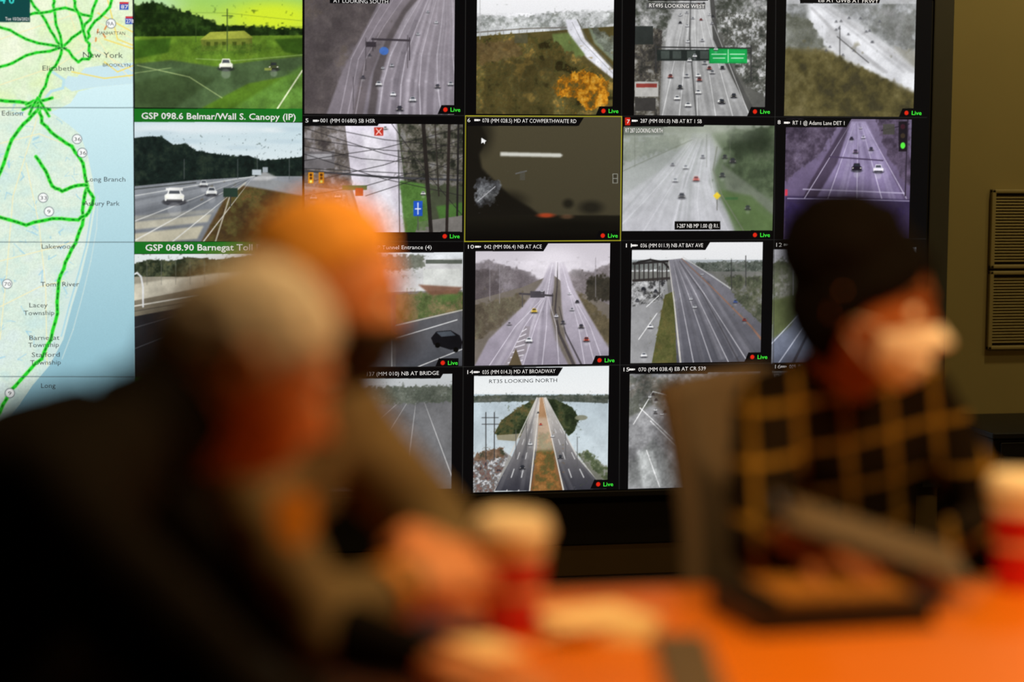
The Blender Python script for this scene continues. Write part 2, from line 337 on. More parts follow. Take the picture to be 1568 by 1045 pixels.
rect(1006,76,1092,93,(40,46,44)); 
for x in (1012,1030,1052,1072): rect(x,78,x+13,90,(70,78,74))
rect(1086,74,1144,97,(24,150,70)); rect(1088,76,1142,95,(30,168,80)); line([(1115,76),(1115,95)],1,(230,255,230)); line([(1090,83),(1112,83)],1.2,(225,250,230)); line([(1118,83),(1140,83)],1.2,(225,250,230)); line([(1092,89),(1110,89)],1.2,(225,250,230)); line([(1120,89),(1138,89)],1.2,(225,250,230))
line([(1004,72),(1150,74)],2,(50,50,50)); line([(1150,70),(1150,122)],2,(60,60,60)); line([(1004,70),(1004,110)],2,(60,60,60))
for _ in range(34):
    t=random.random(); y=-5+t*170; x=1064+random.uniform(-1,1)*(18+t*42)+t*14; car(x,y,3+t*6.5,random.choice([(240,240,240),(236,236,236),(50,50,52),(120,60,56),(170,170,172)]))
tex([(970,-15),(1175,-15),(1175,178),(970,178)],.18)
# ---------------- T4
clip(1203,-15,1401,178)
rect(1200,-20,1405,180,[(196,197,199),(120,116,96)]); fol([(1200,-10),(1405,-10),(1405,74),(1200,66)],[(128,130,128),(150,152,152),(180,182,184),(116,118,114),(168,170,172)],280,8,.9)
rect(1200,-15,1405,6,(206,207,210),.7)
poly([(1236,2),(1262,6),(1300,24),(1370,76),(1405,110),(1405,150),(1350,120),(1282,86),(1240,50)],(226,227,231),1,8); poly([(1270,40),(1300,60),(1340,100),(1300,96),(1262,62)],(180,180,182),.7,6)
streaks([(1240,12),(1284,60),(1350,110)],[(1268,10),(1330,50),(1405,110)],12,[(196,196,198),(246,246,248),(170,170,172)],.4,(2,5))
line([(1282,56),(1330,96)],1.5,(80,80,80)); line([(1286,40),(1286,90)],1.3,(70,70,70)); fol([(1203,20),(1240,30),(1262,66),(1250,84),(1203,80)],[(110,112,102),(90,92,80),(132,134,128)],90,7,.85); fol([(1330,10),(1400,20),(1400,80),(1350,50)],[(120,122,118),(100,100,96),(150,150,150)],60,7,.7)
poly([(1200,74),(1262,76),(1300,96),(1405,144),(1405,180),(1200,180)],[(106,98,64),(76,70,46)],1,6); fol([(1200,78),(1262,76),(1310,100),(1405,148),(1405,184),(1200,184)],[(94,86,52),(108,100,64),(78,72,44),(120,110,74),(62,58,40)],460,12,.85)
for _ in range(16): car(1262+random.uniform(0,90),26+random.uniform(0,60),4,(120,120,124),.7)
tex([(1200,-15),(1405,-15),(1405,180),(1200,180)],.18); soften(1,.7)
# ---------------- T5
clip(466,190,708,356)
rect(460,180,715,360,(150,146,148)); poly([(524,188),(606,188),(610,250),(622,300),(640,360),(556,360),(536,290)],[(222,216,228),(200,194,204)],1,1); poly([(552,200),(580,205),(600,300),(612,356),(590,356),(566,280)],(232,228,236),.8,5)
poly([(466,188),(528,188),(540,290),(560,360),(466,360)],(120,112,110)); fol([(466,190),(526,190),(538,290),(466,300)],[(84,78,76),(130,124,124),(158,152,154),(66,60,60),(106,98,92)],200,5,.85)
rect(466,232,512,258,(110,106,108)); rect(470,236,508,244,(170,168,172),.8); rect(466,300,520,316,(96,92,92),.8)
poly([(608,188),(708,188),(708,356),(640,356),(622,300)],(70,76,58)); fol([(610,190),(708,190),(708,286),(622,280)],[(48,50,42),(80,78,68),(106,102,94),(36,38,32),(126,124,122)],320,5,.9)
poly([(612,276),(650,282),(662,356),(620,356)],(80,118,56),1,1); poly([(668,316),(708,310),(708,345),(676,348)],(72,108,52),1,1); poly([(640,340),(708,330),(708,356),(636,356)],(120,116,112)); fol([(612,280),(650,284),(660,350),(622,350)],[(70,104,46),(96,132,68)],10,6,.6)
poly([(466,285),(536,292),(556,356),(466,356)],(150,144,140)); fol([(466,290),(532,296),(540,330),(466,325)],[(120,114,112),(180,176,174),(84,78,76),(140,100,90)],90,4,.7)
line([(466,262),(600,272),(708,276)],3.2,(66,66,70)); line([(466,258),(708,270)],1,(50,50,52))
for a,b in [((466,196),(708,262)),((466,212),(708,236)),((466,246),(708,196)),((466,280),(708,214)),((466,224),(640,250)),((466,236),(708,300)),((470,190),(708,226)),((560,300),(708,240)),((466,300),(660,256)),((600,190),(708,330))]: line([a,((a[0]+b[0])/2,(a[1]+b[1])/2+6),b],1.,(38,36,38),.85)
line([(648,188),(656,300),(660,356)],6,(40,36,34)); line([(688,188),(684,356)],4.5,(44,38,36)); line([(666,188),(672,300)],2,(50,46,42)); line([(610,230),(612,356)],1.4,(70,70,70)); line([(702,190),(700,330)],3,(36,34,34))
rect(573,195,587,208,(190,50,36)); line([(576,197),(584,206)],1.4,(250,220,210)); line([(584,197),(576,206)],1.4,(250,220,210))
rect(633,308,647,331,(36,84,190)); line([(636,320),(644,320)],1.6,(240,244,250)); line([(640,311),(640,328)],1.6,(240,244,250)); line([(640,331),(640,352)],1.4,(80,80,80))
for x in (476,492): rect(x-4,264,x+4,281,(214,140,30)); ell(x,268,2,2,(60,30,20)); ell(x,273,2,2,(60,40,20)); ell(x,278,2,2,(230,240,120))
rect(524,284,562,291,(60,100,62)); rect(544,288,556,300,(160,60,44)); 
for x,y,s in [(517,300,9),(480,302,10),(590,196,6),(648,296,7)]: car(x,y,s,(200,198,196))
tex([(460,188),(710,188),(710,358),(460,358)],.2)
# ---------------- T6 
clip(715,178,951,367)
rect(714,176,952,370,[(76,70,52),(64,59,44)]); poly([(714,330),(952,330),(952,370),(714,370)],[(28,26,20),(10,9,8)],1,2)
poly([(714,188),(736,188),(746,214),(734,236),(738,258),(760,280),(784,302),(812,318),(830,332),(714,334)],(24,22,18),1,5)  # dark figure reflected in the screen glass, painted into the tile colour
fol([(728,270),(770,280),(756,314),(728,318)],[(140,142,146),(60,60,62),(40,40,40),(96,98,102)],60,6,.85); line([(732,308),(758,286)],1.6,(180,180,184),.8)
ell(776,308,40,20,(22,20,16),.7,8); ell(736,206,26,40,(26,24,19),.7,8)  # soft dark blobs filling out the painted reflection
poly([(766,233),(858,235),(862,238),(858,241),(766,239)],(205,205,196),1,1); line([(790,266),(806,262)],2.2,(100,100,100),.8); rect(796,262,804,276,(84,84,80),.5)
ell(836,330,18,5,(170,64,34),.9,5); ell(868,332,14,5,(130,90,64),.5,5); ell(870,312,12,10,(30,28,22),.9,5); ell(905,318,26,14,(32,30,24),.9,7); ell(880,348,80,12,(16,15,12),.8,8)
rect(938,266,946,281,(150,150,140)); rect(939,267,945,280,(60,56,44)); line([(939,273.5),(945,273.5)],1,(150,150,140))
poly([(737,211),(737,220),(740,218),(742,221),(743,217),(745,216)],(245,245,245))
# ---------------- T7
clip(954,192,1184,354)
rect(950,180,1190,360,[(140,146,134),(154,158,150)]); poly([(954,212),(1010,204),(1100,204),(1130,230),(1120,300),(1184,356),(954,356)],[(160,166,160),(176,178,180)],1,4)
ell(1080,215,80,20,(176,182,168),.6,16)
poly([(1060,204),(1090,204),(1096,236),(1086,280),(1120,356),(954,356),(954,300),(1010,262),(1050,236)],[(172,176,174),(192,192,198)],1,4)
poly([(1088,204),(1184,194),(1184,356),(1136,356),(1100,300),(1092,262),(1106,230)],(96,110,84),.9,6); fol([(1114,204),(1190,190),(1190,300),(1120,290),(1104,262),(1116,232)],[(64,76,56),(84,98,72),(50,60,44),(106,116,92)],240,12,.75)
ell(1160,220,40,28,(38,46,34),.75,18); poly([(1104,250),(1184,310),(1184,340),(1112,290)],(120,126,114),.7,3); poly([(1100,290),(1150,300),(1184,330),(1184,356),(1126,356)],(84,108,60),.7,4)
fol([(954,214),(1050,206),(1040,226),(954,250)],[(124,132,116),(140,146,130),(112,120,106)],120,8,.5)
streaks([(1058,212),(1010,262),(950,330)],[(1088,212),(1086,280),(1116,356)],24,[(206,206,212),(150,154,154),(214,214,220)],.3,(1.5,5))
for k in range(5):
    f=k/4; line([(1060+f*26,215),(1030+f*56,260),(985+f*110,310),(940+f*176,356)],(.6,2.0),(222,222,228),.5,1.5)
line([(1098,225),(1092,260),(1106,300),(1140,356)],2,(120,124,110),.7); line([(954,262),(1020,232),(1060,214)],1.5,(120,126,112),.6)
ell(1070,200,110,26,(168,174,160),.5,18)
for x,y,s,c in [(1066,274,10,(200,80,70)),(1044,300,11,(60,60,64)),(1050,256,8,(210,212,216)),(1106,268,9,(60,60,64)),(1122,246,10,(60,56,64)),(1076,240,7,(150,150,156)),(1110,240,8,(60,60,64)),(1034,276,8,(210,212,216)),(1145,318,9,(60,60,64)),(1030,252,6,(150,150,156))]: car(x,y,s,c,.7)
poly([(1098,294),(1104,300),(1098,306),(1092,300)],(230,200,60)); line([(1098,306),(1098,322)],1,(80,80,70)); rect(1110,302,1130,306,(60,100,60),.7)
for x in (972,1082,1118): line([(x,206),(x,256)],1,(110,114,104),.5)
rect(954,193,1016,207,(60,66,60),.35); tex([(950,190),(1190,190),(1190,360),(950,360)],.12); soften(1,.6); rect(1033,339,1103,352,(10,10,10))
# ---------------- T8
clip(1202,182,1394,366)
rect(1195,178,1400,370,[(122,110,138),(88,74,106)]); fol([(1200,182),(1290,182),(1260,230),(1202,280)],[(70,60,76),(96,84,104),(120,108,130),(54,46,60)],200,7,.8); fol([(1340,182),(1394,182),(1394,290),(1360,240)],[(70,60,76),(90,78,98),(50,42,54),(110,92,118)],150,7,.8)
poly([(1296,186),(1326,186),(1372,280),(1394,330),(1394,366),(1210,366),(1240,290),(1282,220)],[(164,152,186),(100,86,124)],1,1)
streaks([(1298,190),(1270,250),(1212,366)],[(1324,190),(1360,260),(1394,350)],16,[(184,174,204),(110,98,130)],.3,(1.5,6))
poly([(1296,186),(1303,186),(1282,250),(1252,300),(1210,366),(1202,366),(1240,280)],(60,50,66),.8,2)
poly([(1202,300),(1394,306),(1394,366),(1202,366)],(52,42,74),.85,2); line([(1230,290),(1385,296)],2,(200,190,220),.8); line([(1206,304),(1392,308)],1.6,(190,180,214),.8)
for x0,x1 in ((1302,1232),(1308,1268),(1314,1312),(1319,1350),(1325,1388)): line([(x0,190),(x1,304)],(.4,1.7),(220,212,236),.75)
line([(1270,240),(1352,246)],2,(70,58,84)); line([(1390,184),(1386,300)],2,(48,40,54)); line([(1350,200),(1392,190)],1.6,(48,40,54))
for x,y,s,c in [(1312,256,15,(34,28,40)),(1345,258,15,(226,220,236)),(1304,212,6,(60,50,70)),(1322,210,6,(210,200,224)),(1310,232,8,(90,70,100)),(1334,228,7,(70,60,84)),(1318,196,4,(220,210,230))]: car(x,y,s,c)
rect(1376,186,1389,232,(30,26,32)); ell(1382.5,194,4,4,(60,30,40)); ell(1382.5,208,4,4,(60,50,40)); ell(1382.5,223,4,5,(90,240,70)); rect(1202,290,1206,300,(200,60,80))
rect(1352,190,1370,206,(70,70,60),.8); fol([(1204,312),(1380,318),(1380,362),(1204,362)],[(56,44,94),(46,36,70),(66,54,90)],60,9,.6)
tex([(1200,180),(1400,180),(1400,368),(1200,368)],.18)
# ---------------- T9
clip(466,387,708,562)
rect(460,380,715,565,[(226,230,234),(130,130,130)]); poly([(460,430),(708,430),(708,565),(460,565)],(120,118,114))
poly([(466,404),(708,396),(708,444),(466,452)],(196,196,196)); rect(652,398,708,404,(90,96,88)); rect(648,412,706,440,(206,208,204)); fol([(466,392),(650,390),(650,412),(466,420)],[(90,96,80),(120,122,110)],120,5,.8)
poly([(600,452),(708,448),(708,476),(640,500),(600,500)],(110,110,72),1,2); fol([(606,450),(712,448),(712,478),(640,498),(600,494)],[(116,108,76),(84,100,58),(134,118,84),(70,82,48)],150,6,.8); ell(690,456,20,9,(80,110,56),.8,6); poly([(640,436),(708,440),(700,450),(660,452)],(120,84,66),.9,2)
poly([(600,498),(708,474),(708,565),(600,565)],[(98,98,102),(70,72,78)]); line([(600,520),(700,490)],1.5,(214,214,214)); line([(640,562),(708,535)],1.5,(200,200,200)); line([(600,500),(708,475)],2,(190,186,176))
poly([(660,518),(668,508),(690,506),(704,514),(708,524),(706,534),(690,536),(664,528)],(18,18,22)); poly([(668,509),(690,507),(698,514),(676,516)],(70,76,84)); ell(670,529,4,4,(8,8,8)); ell(698,536,4,4,(8,8,8)); 
poly([(466,470),(606,450),(606,565),(466,565)],(96,96,98)); lanes(600,440,[440,520,600],562,(200,200,200),1.6,.7); tex([(460,390),(710,390),(710,562),(460,562)],.2)
# ---------------- T10
clip(728,373,933,559)
rect(720,365,940,460,[(204,198,206),(226,220,228)]); T=[(722,406),(750,400),(770,408),(795,414),(815,422),(835,434),(835,462),(722,482)]
poly(T,(134,126,132),1,3); fol(T,[(112,104,108),(138,130,136),(98,91,94),(124,117,120)],200,8,.8); T2=[(862,423),(880,412),(905,418),(940,402),(940,482),(880,462)]; poly(T2,(140,132,136),1,3); fol(T2,[(120,112,114),(146,138,142),(104,98,98)],120,7,.8)
fol([(722,412),(760,410),(770,470),(722,486)],[(84,76,78),(106,98,98),(70,64,64)],10,8,.7)
ell(846,402,60,32,(232,226,234),.75,18)
poly([(720,462),(800,440),(846,420),(870,440),(940,470),(940,562),(720,562)],(116,108,100)); fol([(722,470),(800,448),(806,470),(722,528)],[(96,86,72),(120,108,88),(106,100,82),(82,74,62)],160,7,.85); fol([(866,444),(900,458),(942,500),(942,540),(890,480)],[(96,86,64),(112,100,74),(80,72,54)],10,6,.8)
poly([(842,402),(850,402),(848,440),(842,480),(850,520),(872,562),(726,562),(748,520),(800,470),(830,432)],[(196,188,200),(150,142,156)],1,1); poly([(856,402),(864,402),(878,440),(900,480),(936,540),(936,562),(884,562),(866,520),(860,470),(858,430)],[(200,192,204),(150,143,156)],1,1)
streaks([(844,404),(805,470),(736,562)],[(850,404),(842,480),(866,562)],14,[(206,200,210),(124,118,130)],.25,(1,6))
line([(854,402),(853,440),(850,475),(856,510),(880,562)],(1,5),(70,64,66),.9); line([(856,470),(866,510),(892,562)],(1,3),(60,56,58),.8)
for x in (748,772,800,830,856): line([(846,404),(838,450),(x+ (846-x)*.42,500),(x,562)],(.4,1.4),(236,230,242),.7)
for x in (896,912,926): line([(860,404),(870,440),(x-(x-870)*.4,500),(x,562)],(.4,1.3),(236,230,242),.65)
poly([(804,500),(812,500),(806,540),(782,562),(770,562),(786,536)],(150,142,150)); 
for i in range(7): line([(778+i*3.6,556-i*8),(800+i*1,552-i*8)],1.6,(240,236,244),.85)
poly([(778,562),(790,534),(800,562)],(96,84,64)); line([(796,450),(846,453)],3,(70,66,70)); line([(846,450),(846,468)],1.4,(70,66,70)); line([(800,450),(800,470)],1.4,(80,76,80)); rect(812,446,834,456,(76,72,78))
fol([(898,424),(932,420),(938,462),(898,460)],[(46,44,38),(70,66,56),(58,54,46)],70,6,.95)
ell(848,400,46,20,(234,228,236),.55,18)
for x,y,s,c in [(818,476,9,(220,180,60)),(810,521,10,(240,240,246)),(884,462,6,(60,56,60)),(872,450,4,(230,226,234)),(852,484,6,(240,236,244)),(890,500,8,(70,64,70)),(830,446,4,(240,236,244)),(898,520,9,(150,60,50)),(862,494,7,(84,78,84)),(780,496,6,(160,150,160)),(876,474,6,(200,196,204))]: car(x,y,s,c)
for x,y in [(912,395),(765,405),(750,400)]: line([(x,y),(x,y+60)],1,(150,144,150),.8)
tex([(725,400),(940,400),(940,562),(725,562)],.12)
# ---------------- T11
clip(967,371,1166,555)
rect(960,365,1170,420,[(236,236,238),(226,228,230)]); rect(960,398,1170,412,(170,176,180)); fol([(1060,402),(1170,400),(1170,420),(1060,418)],[(60,66,60),(90,96,88),(116,118,114)],120,3.5,.9); fol([(967,400),(1030,400),(1030,414),(967,414)],[(90,96,92),(130,130,128)],50,4,.8)
rect(960,416,1170,560,(116,116,112)); poly([(967,430),(1020,425),(1026,470),(1000,556),(960,556)],(150,150,152)); fol([(967,430),(1018,428),(1014,462),(967,470)],[(170,170,172),(70,70,70),(140,140,140),(200,200,200),(50,50,54)],110,3.4,.9)
line([(970,404),(1026,400)],3.5,(46,44,44)); line([(970,430),(1030,426)],4,(56,52,50)); 
for x in range(972,1028,7): line([(x,404),(x,430)],2,(50,46,46))
line([(976,402),(996,398),(1016,402),(1026,412)],3,(40,38,38))
poly([(1024,398),(1044,396),(1090,420),(1166,480),(1166,556),(1030,556),(1030,470)],[(132,130,138),(84,84,92)]); poly([(1018,452),(1032,446),(1036,556),(998,556)],(86,88,50)); fol([(1018,454),(1032,448),(1034,560),(1000,560)],[(92,92,54),(74,78,42),(104,96,56)],60,5,.8)
streaks([(1026,400),(1034,460),(1044,556)],[(1044,398),(1090,430),(1166,540)],16,[(160,158,166),(60,60,66)],.25,(1,7))
line([(1024,400),(1032,460),(1042,556)],(1,3),(206,202,196)); line([(1044,396),(1090,440),(1150,500),(1166,520)],(1,3.5),(140,106,90)); line([(1046,394),(1098,428),(1166,474)],(1,3),(200,200,200),.9)
for x0,x1 in ((1030,1062),(1034,1090),(1038,1116),(1042,1146)): line([(x0,398),(x0+(x1-x0)*.35,450),(x1,556)],(.4,1.5),(216,214,220),.75)
line([(1040,400),(1076,450),(1132,556)],(.8,2.6),(60,58,62),.6); fol([(1106,422),(1170,424),(1170,500),(1130,462)],[(74,80,62),(120,120,116),(96,98,80),(60,62,52)],60,5,.85)
line([(990,470),(1012,450)],1.5,(230,230,230)); line([(978,520),(1006,480)],1.5,(230,230,230)); 
for x,y,s,c in [(985,442,6,(40,40,44)),(1004,446,6,(60,60,64)),(996,500,8,(240,240,244)),(986,544,9,(230,230,234)),(1064,470,6,(226,226,230)),(1058,458,5,(220,220,224)),(1075,420,4,(200,200,204)),(1140,490,6,(150,60,50)),(976,460,6,(80,80,84)),(1126,462,6,(70,90,150))]: car(x,y,s,c)
for x,y in [(1010,420),(1120,410),(1142,404)]: line([(x,y-12),(x,y+34)],1.3,(60,60,60))
tex([(960,400),(1170,400),(1170,560),(960,560)],.16)
# ---------------- T12
clip(1183,380,1400,556)
rect(1180,370,1405,560,[(206,206,214),(110,112,118)]); fol([(1183,402),(1230,396),(1300,394),(1410,396),(1410,440),(1240,462),(1180,496)],[(110,112,98),(84,90,72),(136,136,128),(96,102,80)],230,6,.95)
poly([(1183,500),(1250,440),(1300,420),(1405,420),(1405,560),(1183,560)],[(124,130,142),(100,106,124)],1,1); poly([(1183,460),(1240,446),(1210,500),(1183,520)],(92,100,66),1,3)
for x in (1150,1190,1240,1300,1350): line([(1300,400),(x,560)],(.6,2.2),(216,220,236),.75)
line([(1290,404),(1215,556)],(1,5),(60,62,72),.8); line([(1215,392),(1215,452)],1.4,(170,170,176)); tex([(1180,390),(1405,390),(1405,560),(1180,560)],.18)
# ---------------- T13
clip(466,575,692,752)
rect(460,570,700,760,[(196,200,202),(96,96,98)]); poly([(466,620),(692,606),(692,752),(466,752)],(112,112,114)); lanes(640,590,[460,540,620,700],752,(214,214,214),2,.8); fol([(466,596),(692,590),(692,616),(466,624)],[(80,86,76),(110,114,104)],130,5,.9); tex([(460,590),(700,590),(700,757),(460,757)],.2)
# ---------------- T14
clip(725,562,931,752)
rect(720,556,940,612,[(232,236,238),(240,242,242)]); rect(720,604,940,760,[(186,200,208),(202,212,216)])
poly([(725,608),(770,605),(824,606),(824,614),(725,617)],(84,90,84)); poly([(835,606),(880,605),(931,609),(931,618),(835,614)],(84,90,84)); fol([(725,606),(935,605),(935,615),(725,615)],[(60,68,60),(108,110,102),(84,90,80)],140,3,.9)
for _ in range(30): x=random.uniform(725,931);y=random.uniform(618,720); line([(x,y),(x+random.uniform(5,20),y)],.7,random.choice([(176,190,198),(212,220,224)]),.5)
L=[(757,664),(768,644),(790,628),(810,616),(824,612),(818,640),(800,668),(770,672)]; poly(L,(52,60,42)); fol(L,[(44,54,34),(70,78,50),(90,84,52),(32,40,26),(100,88,56)],170,4.5,.95)
L=[(836,612),(852,613),(876,624),(886,640),(880,660),(870,668),(852,640)]; poly(L,(52,60,42)); fol(L,[(44,54,34),(66,74,48),(80,76,48),(32,40,26)],130,4.5,.95); ell(890,640,10,4,(130,130,110),.9)
poly([(760,667),(800,664),(790,676),(762,674)],(150,144,120))
poly([(822,609),(836,609),(884,700),(928,752),(756,752),(784,700)],[(214,208,200),(54,54,62)])
streaks([(822,609),(784,700),(760,752)],[(836,609),(882,700),(926,752)],14,[(150,148,150),(50,50,58)],.2,(1,7))
poly([(826,609),(832,609),(848,690),(862,752),(812,752),(822,690)],[(178,140,106),(120,82,48)]); fol([(824,664),(842,664),(858,752),(816,752)],[(136,94,50),(158,112,62),(104,78,44),(90,88,48)],100,5,.8)
line([(822,609),(756,752)],(1,3),(206,204,200)); line([(836,609),(884,700),(930,752)],(1,3),(200,198,194)); line([(827,609),(811,752)],(.6,2.2),(230,226,216)); line([(831,609),(863,752)],(.6,2.2),(230,226,216))
for x0,x1 in ((824,776),(825,794),(833,882),(834,904)): 
    lanes(x0,609,[x1],752,(230,230,230),2,.85,dash=True)
poly([(818,640),(842,640),(848,690),(816,690)],(240,232,222),.4,4)
poly([(725,700),(770,690),(784,700),(756,752),(725,752)],(150,148,144)); fol([(725,702),(780,694),(756,754),(725,754)],[(210,210,210),(60,60,64),(120,90,84),(110,110,112),(180,180,182),(110,96,88)],150,3.2,.95); fol([(728,694),(770,686),(775,700),(728,708)],[(110,86,68),(136,114,96),(60,64,50)],50,4,.9)
poly([(880,690),(931,735),(931,752),(926,752)],(120,120,110)); fol([(884,696),(900,690),(935,720),(935,745)],[(80,90,60),(60,70,50),(140,140,132)],60,4,.85)
for x in (744,757): 
    line([(x,632),(x,704)],1.4,(54,54,54)); 
    for yy in (640,650): line([(x-6,yy),(x+6,yy)],1,(54,54,54))
for x,y,s,c in [(828,650,4,(230,80,60)),(812,680,6,(240,240,240)),(824,632,3,(60,60,60)),(858,700,7,(50,50,54)),(800,716,8,(44,44,50)),(846,668,5,(240,240,240))]: car(x,y,s,c)
for x in (790,806,866,884): line([(x,636+abs(x-828)*.6),(x,680+abs(x-828)*.6)],1.1,(90,90,90),.9)
tex([(725,608),(931,608),(931,752),(725,752)],.13)
# ---------------- T15
clip(963,571,1163,746)
rect(960,560,1170,760,(128,128,130)); fol([(960,575),(1170,575),(1170,650),(960,650)],[(96,98,92),(150,150,150),(170,170,170),(84,86,78),(116,112,104)],260,8,.85); poly([(963,640),(1000,620),(1060,660),(1163,720),(1163,746),(963,746)],(140,140,142),1,3)
poly([(975,690),(1000,690),(1014,746),(984,746)],(206,208,210),.9,4); poly([(963,710),(1000,672),(1060,746),(963,746)],(96,100,96),.4,4)
for a,b in (((980,625),(1060,700)),((990,690),(1010,746)),((996,645),(1100,746)),((970,650),(1000,600)),((1000,600),(1163,640))): line([a,b],1.6,(232,232,232),.85)
for _ in range(10): car(random.uniform(980,1050),random.uniform(585,640),5,random.choice([(230,230,230),(60,60,60)]))
tex([(960,570),(1170,570),(1170,750),(960,750)],.5)
# ---------------- T16
clip(1181,567,1400,742); rect(1180,560,1405,760,[(150,150,150),(90,90,92)]); lanes(1290,590,[1180,1240,1300,1360,1420],742,(210,210,210),2,.8); tex([(1180,560),(1405,560),(1405,750),(1180,750)],.3)
# ---------------- labels, borders
clip(463,-15,1419,757)
def tab(x0,y0,x1,h=12): poly([(x0,y0),(x1+8,y0),(x1,y0+h),(x0,y0+h)],(9,9,11))
tabs=[(466,180,578),(714,180,886),(954,181,1077),(1190,182,1296),(466,374,664),(714,372,832),(953,370,1080),(1184,369,1230),(466,567,674),(712,563,854),(950,560,1083),(1183,556,1300)]
for x,y,x1 in tabs: tab(x,y,x1,13)
poly([(505,-15),(600,-15),(596,5),(505,5)],(9,9,11)); poly([(992,-15),(1090,-15),(1084,1),(992,1)],(9,9,11)); poly([(1225,-15),(1352,-15),(1346,5),(1225,5)],(9,9,11))
rect(990,4,1080,14,(60,60,60),.6); rect(1182,572,1242,582,(70,70,72),.6)
def live(x,y):
    poly([(x-20,y+7),(x-14,y-7),(x+16,y-7),(x+16,y+7)],(8,8,10)); ell(x-8,y,3.4,3.4,(225,40,20))
lives=[(690,168),(932,170),(1164,171),(1396,173),(689,362),(931,361),(1164,360),(686,556),(926,552),(1160,547),(924,742)]
for x,y in lives: live(x,y)
rect(957,180,965,192,(200,40,26))
for x in (712,952,1187): line([(x+1,-15),(x-4,757)],1,(52,52,50),.8)
for yl,yr in ((177,181),(370,367),(562,555)): line([(463,yl),(712,yl),(1419,yr-1)],.9,(52,52,50),.8)
line([(463,-15),(463,757)],1.6,(4,4,4))
line([(713,177.5),(952,178.5),(950,368.5),(711.5,370),(713,177.5)],1.2,(190,184,40))
CL[:]=[0,0,CW,CH]
IMG*=(1+.03*(rng.random((CH,CW,1))-.5)).astype(np.float32)
IMG=np.clip(IMG,0,255)
# bake to mesh colour attribute
def build_screen():
    n=CW*CH; me=bpy.data.meshes.new('screen_panel')
    xs=XL+(np.arange(CW)+.5)/K; zs=ZT-(np.arange(CH)+.5)/K
    co=np.empty((CH,CW,3),np.float32); co[...,0]=xs[None,:]; co[...,1]=DW; co[...,2]=zs[:,None]
    me.vertices.add(n); me.vertices.foreach_set('co',co.ravel())
    idx=np.arange(n).reshape(CH,CW); q=np.stack([idx[1:,:-1],idx[1:,1:],idx[:-1,1:],idx[:-1,:-1]],-1).reshape(-1,4)
    m=len(q); me.loops.add(m*4); me.loops.foreach_set('vertex_index',q.ravel().astype(np.int32))
    me.polygons.add(m); me.polygons.foreach_set('loop_start',np.arange(0,m*4,4,dtype=np.int32))
    try: me.polygons.foreach_set('loop_total',np.full(m,4,np.int32))
    except Exception: pass
    me.update(calc_edges=True)
    at=me.color_attributes.new('feed','FLOAT_COLOR','POINT')
    c=np.ones((n,4),np.float32); c[:,:3]=s2l(IMG.reshape(-1,3)/255.)
    at.data.foreach_set('color',c.ravel())
    return me
vw=empty('video_wall')
sm=bpy.data.materials.new('lcd_feed'); sm.use_nodes=True; nt=sm.node_tree; b=nt.nodes['Principled BSDF']
b.inputs['Base Color'].default_value=(.004,.004,.004,1); b.inputs['Roughness'].default_value=.5; b.inputs['Specular IOR Level'].default_value=.15
an=nt.nodes.new('ShaderNodeAttribute'); an.attribute_name='feed'; nt.links.new(an.outputs['Color'],b.inputs['Emission Color']); b.inputs['Emission Strength'].default_value=1.0
addobj('screen_panel',build_screen(),vw,[sm])
black=mat('bezel_black',(14,14,13),.5,nscale=40,namt=.2)
frame_m=mat('frame_grey',(62,60,48),.6,nscale=30,namt=.1)
box('cabinet_body',(XL-.02,DW+.004,ZB-.02),(XR+.005,DW+.11,ZT+.02),black,vw,.002)
XR2=W(1452,370)[0]
box('edge_trim_right',(XR+.005,DW-.002,ZB-.02),(XR2,DW+.11,ZT+.02),frame_m,vw,.004)
box('edge_trim_left',(XL-.05,DW-.002,ZB-.02),(XL-.002,DW+.11,ZT+.02),black,vw,.004)
box('edge_trim_top',(XL-.05,DW-.002,ZT+.001),(XR2,DW+.11,ZT+.04),black,vw,.004)
box('edge_trim_bottom',(XL-.05,DW-.002,ZB-.022),(XR+.004,DW+.11,ZB-.001),black,vw,.004)
# text on displays
def em(name,c,s=1.): 
    return mat(name,c,.5,emis=s)
wht=em('text_white',(225,225,225)); grn=em('text_green',(60,225,60)); gdk=em('text_dark',(50,56,60)); blu=em('text_blue',(40,50,210))
TX=[]
def txt(s,px,py,w,h,m,off=0.):
    c=bpy.data.curves.new('caption','FONT'); c.body=s; c.size=1; c.offset=off; c.resolution_u=2
    c.materials.append(m); o=bpy.data.objects.new('caption',c); COL.objects.link(o); o.parent=vw
    TX.append((o,px,py,w,h))
txt('GSP 098.6 Belmar/Wall S. Canopy (IP)',216,182,236,10,wht,.012); txt('GSP 068.90 Barnegat Toll Plaza',222,384,200,10,wht,.012); txt('GSP 052.1 New Gretna',222,592,150,10,wht,.012)
for s,x,y,w in [('001 (MM 01680) SB HSR',490,187.5,84),('078 (MM 028.5) MD AT COWPERTHWAITE RD',738,187.5,144),('287 (MM 001.0) NB AT RT 1 SB',980,188,94),('RT 1 @ Adams Lane DET 1',1213,191,79),
    ('GSP Tunnel Entrance (4)',566,382,94),('042 (MM 006.4) NB AT ACE',741,381,88),('036 (MM 011.9) NB AT BAY AVE',980,379,96),('047 SB',1213,377,20),
    ('137 (MM 010) NB AT BRIDGE',560,576,110),('035 (MM 014.3) MD AT BROADWAY',738,573,112),('070 (MM 038.4) EB AT CR 539',977,569,103),('009 (MM 003.0) SB AT RT 109',1208,565,90),
    ('AT LOOKING SOUTH',510,4,84),('EB AT GWB AT FRWY',1252,3,92)]: txt(s,x,y,w,6.3,wht,-.004)
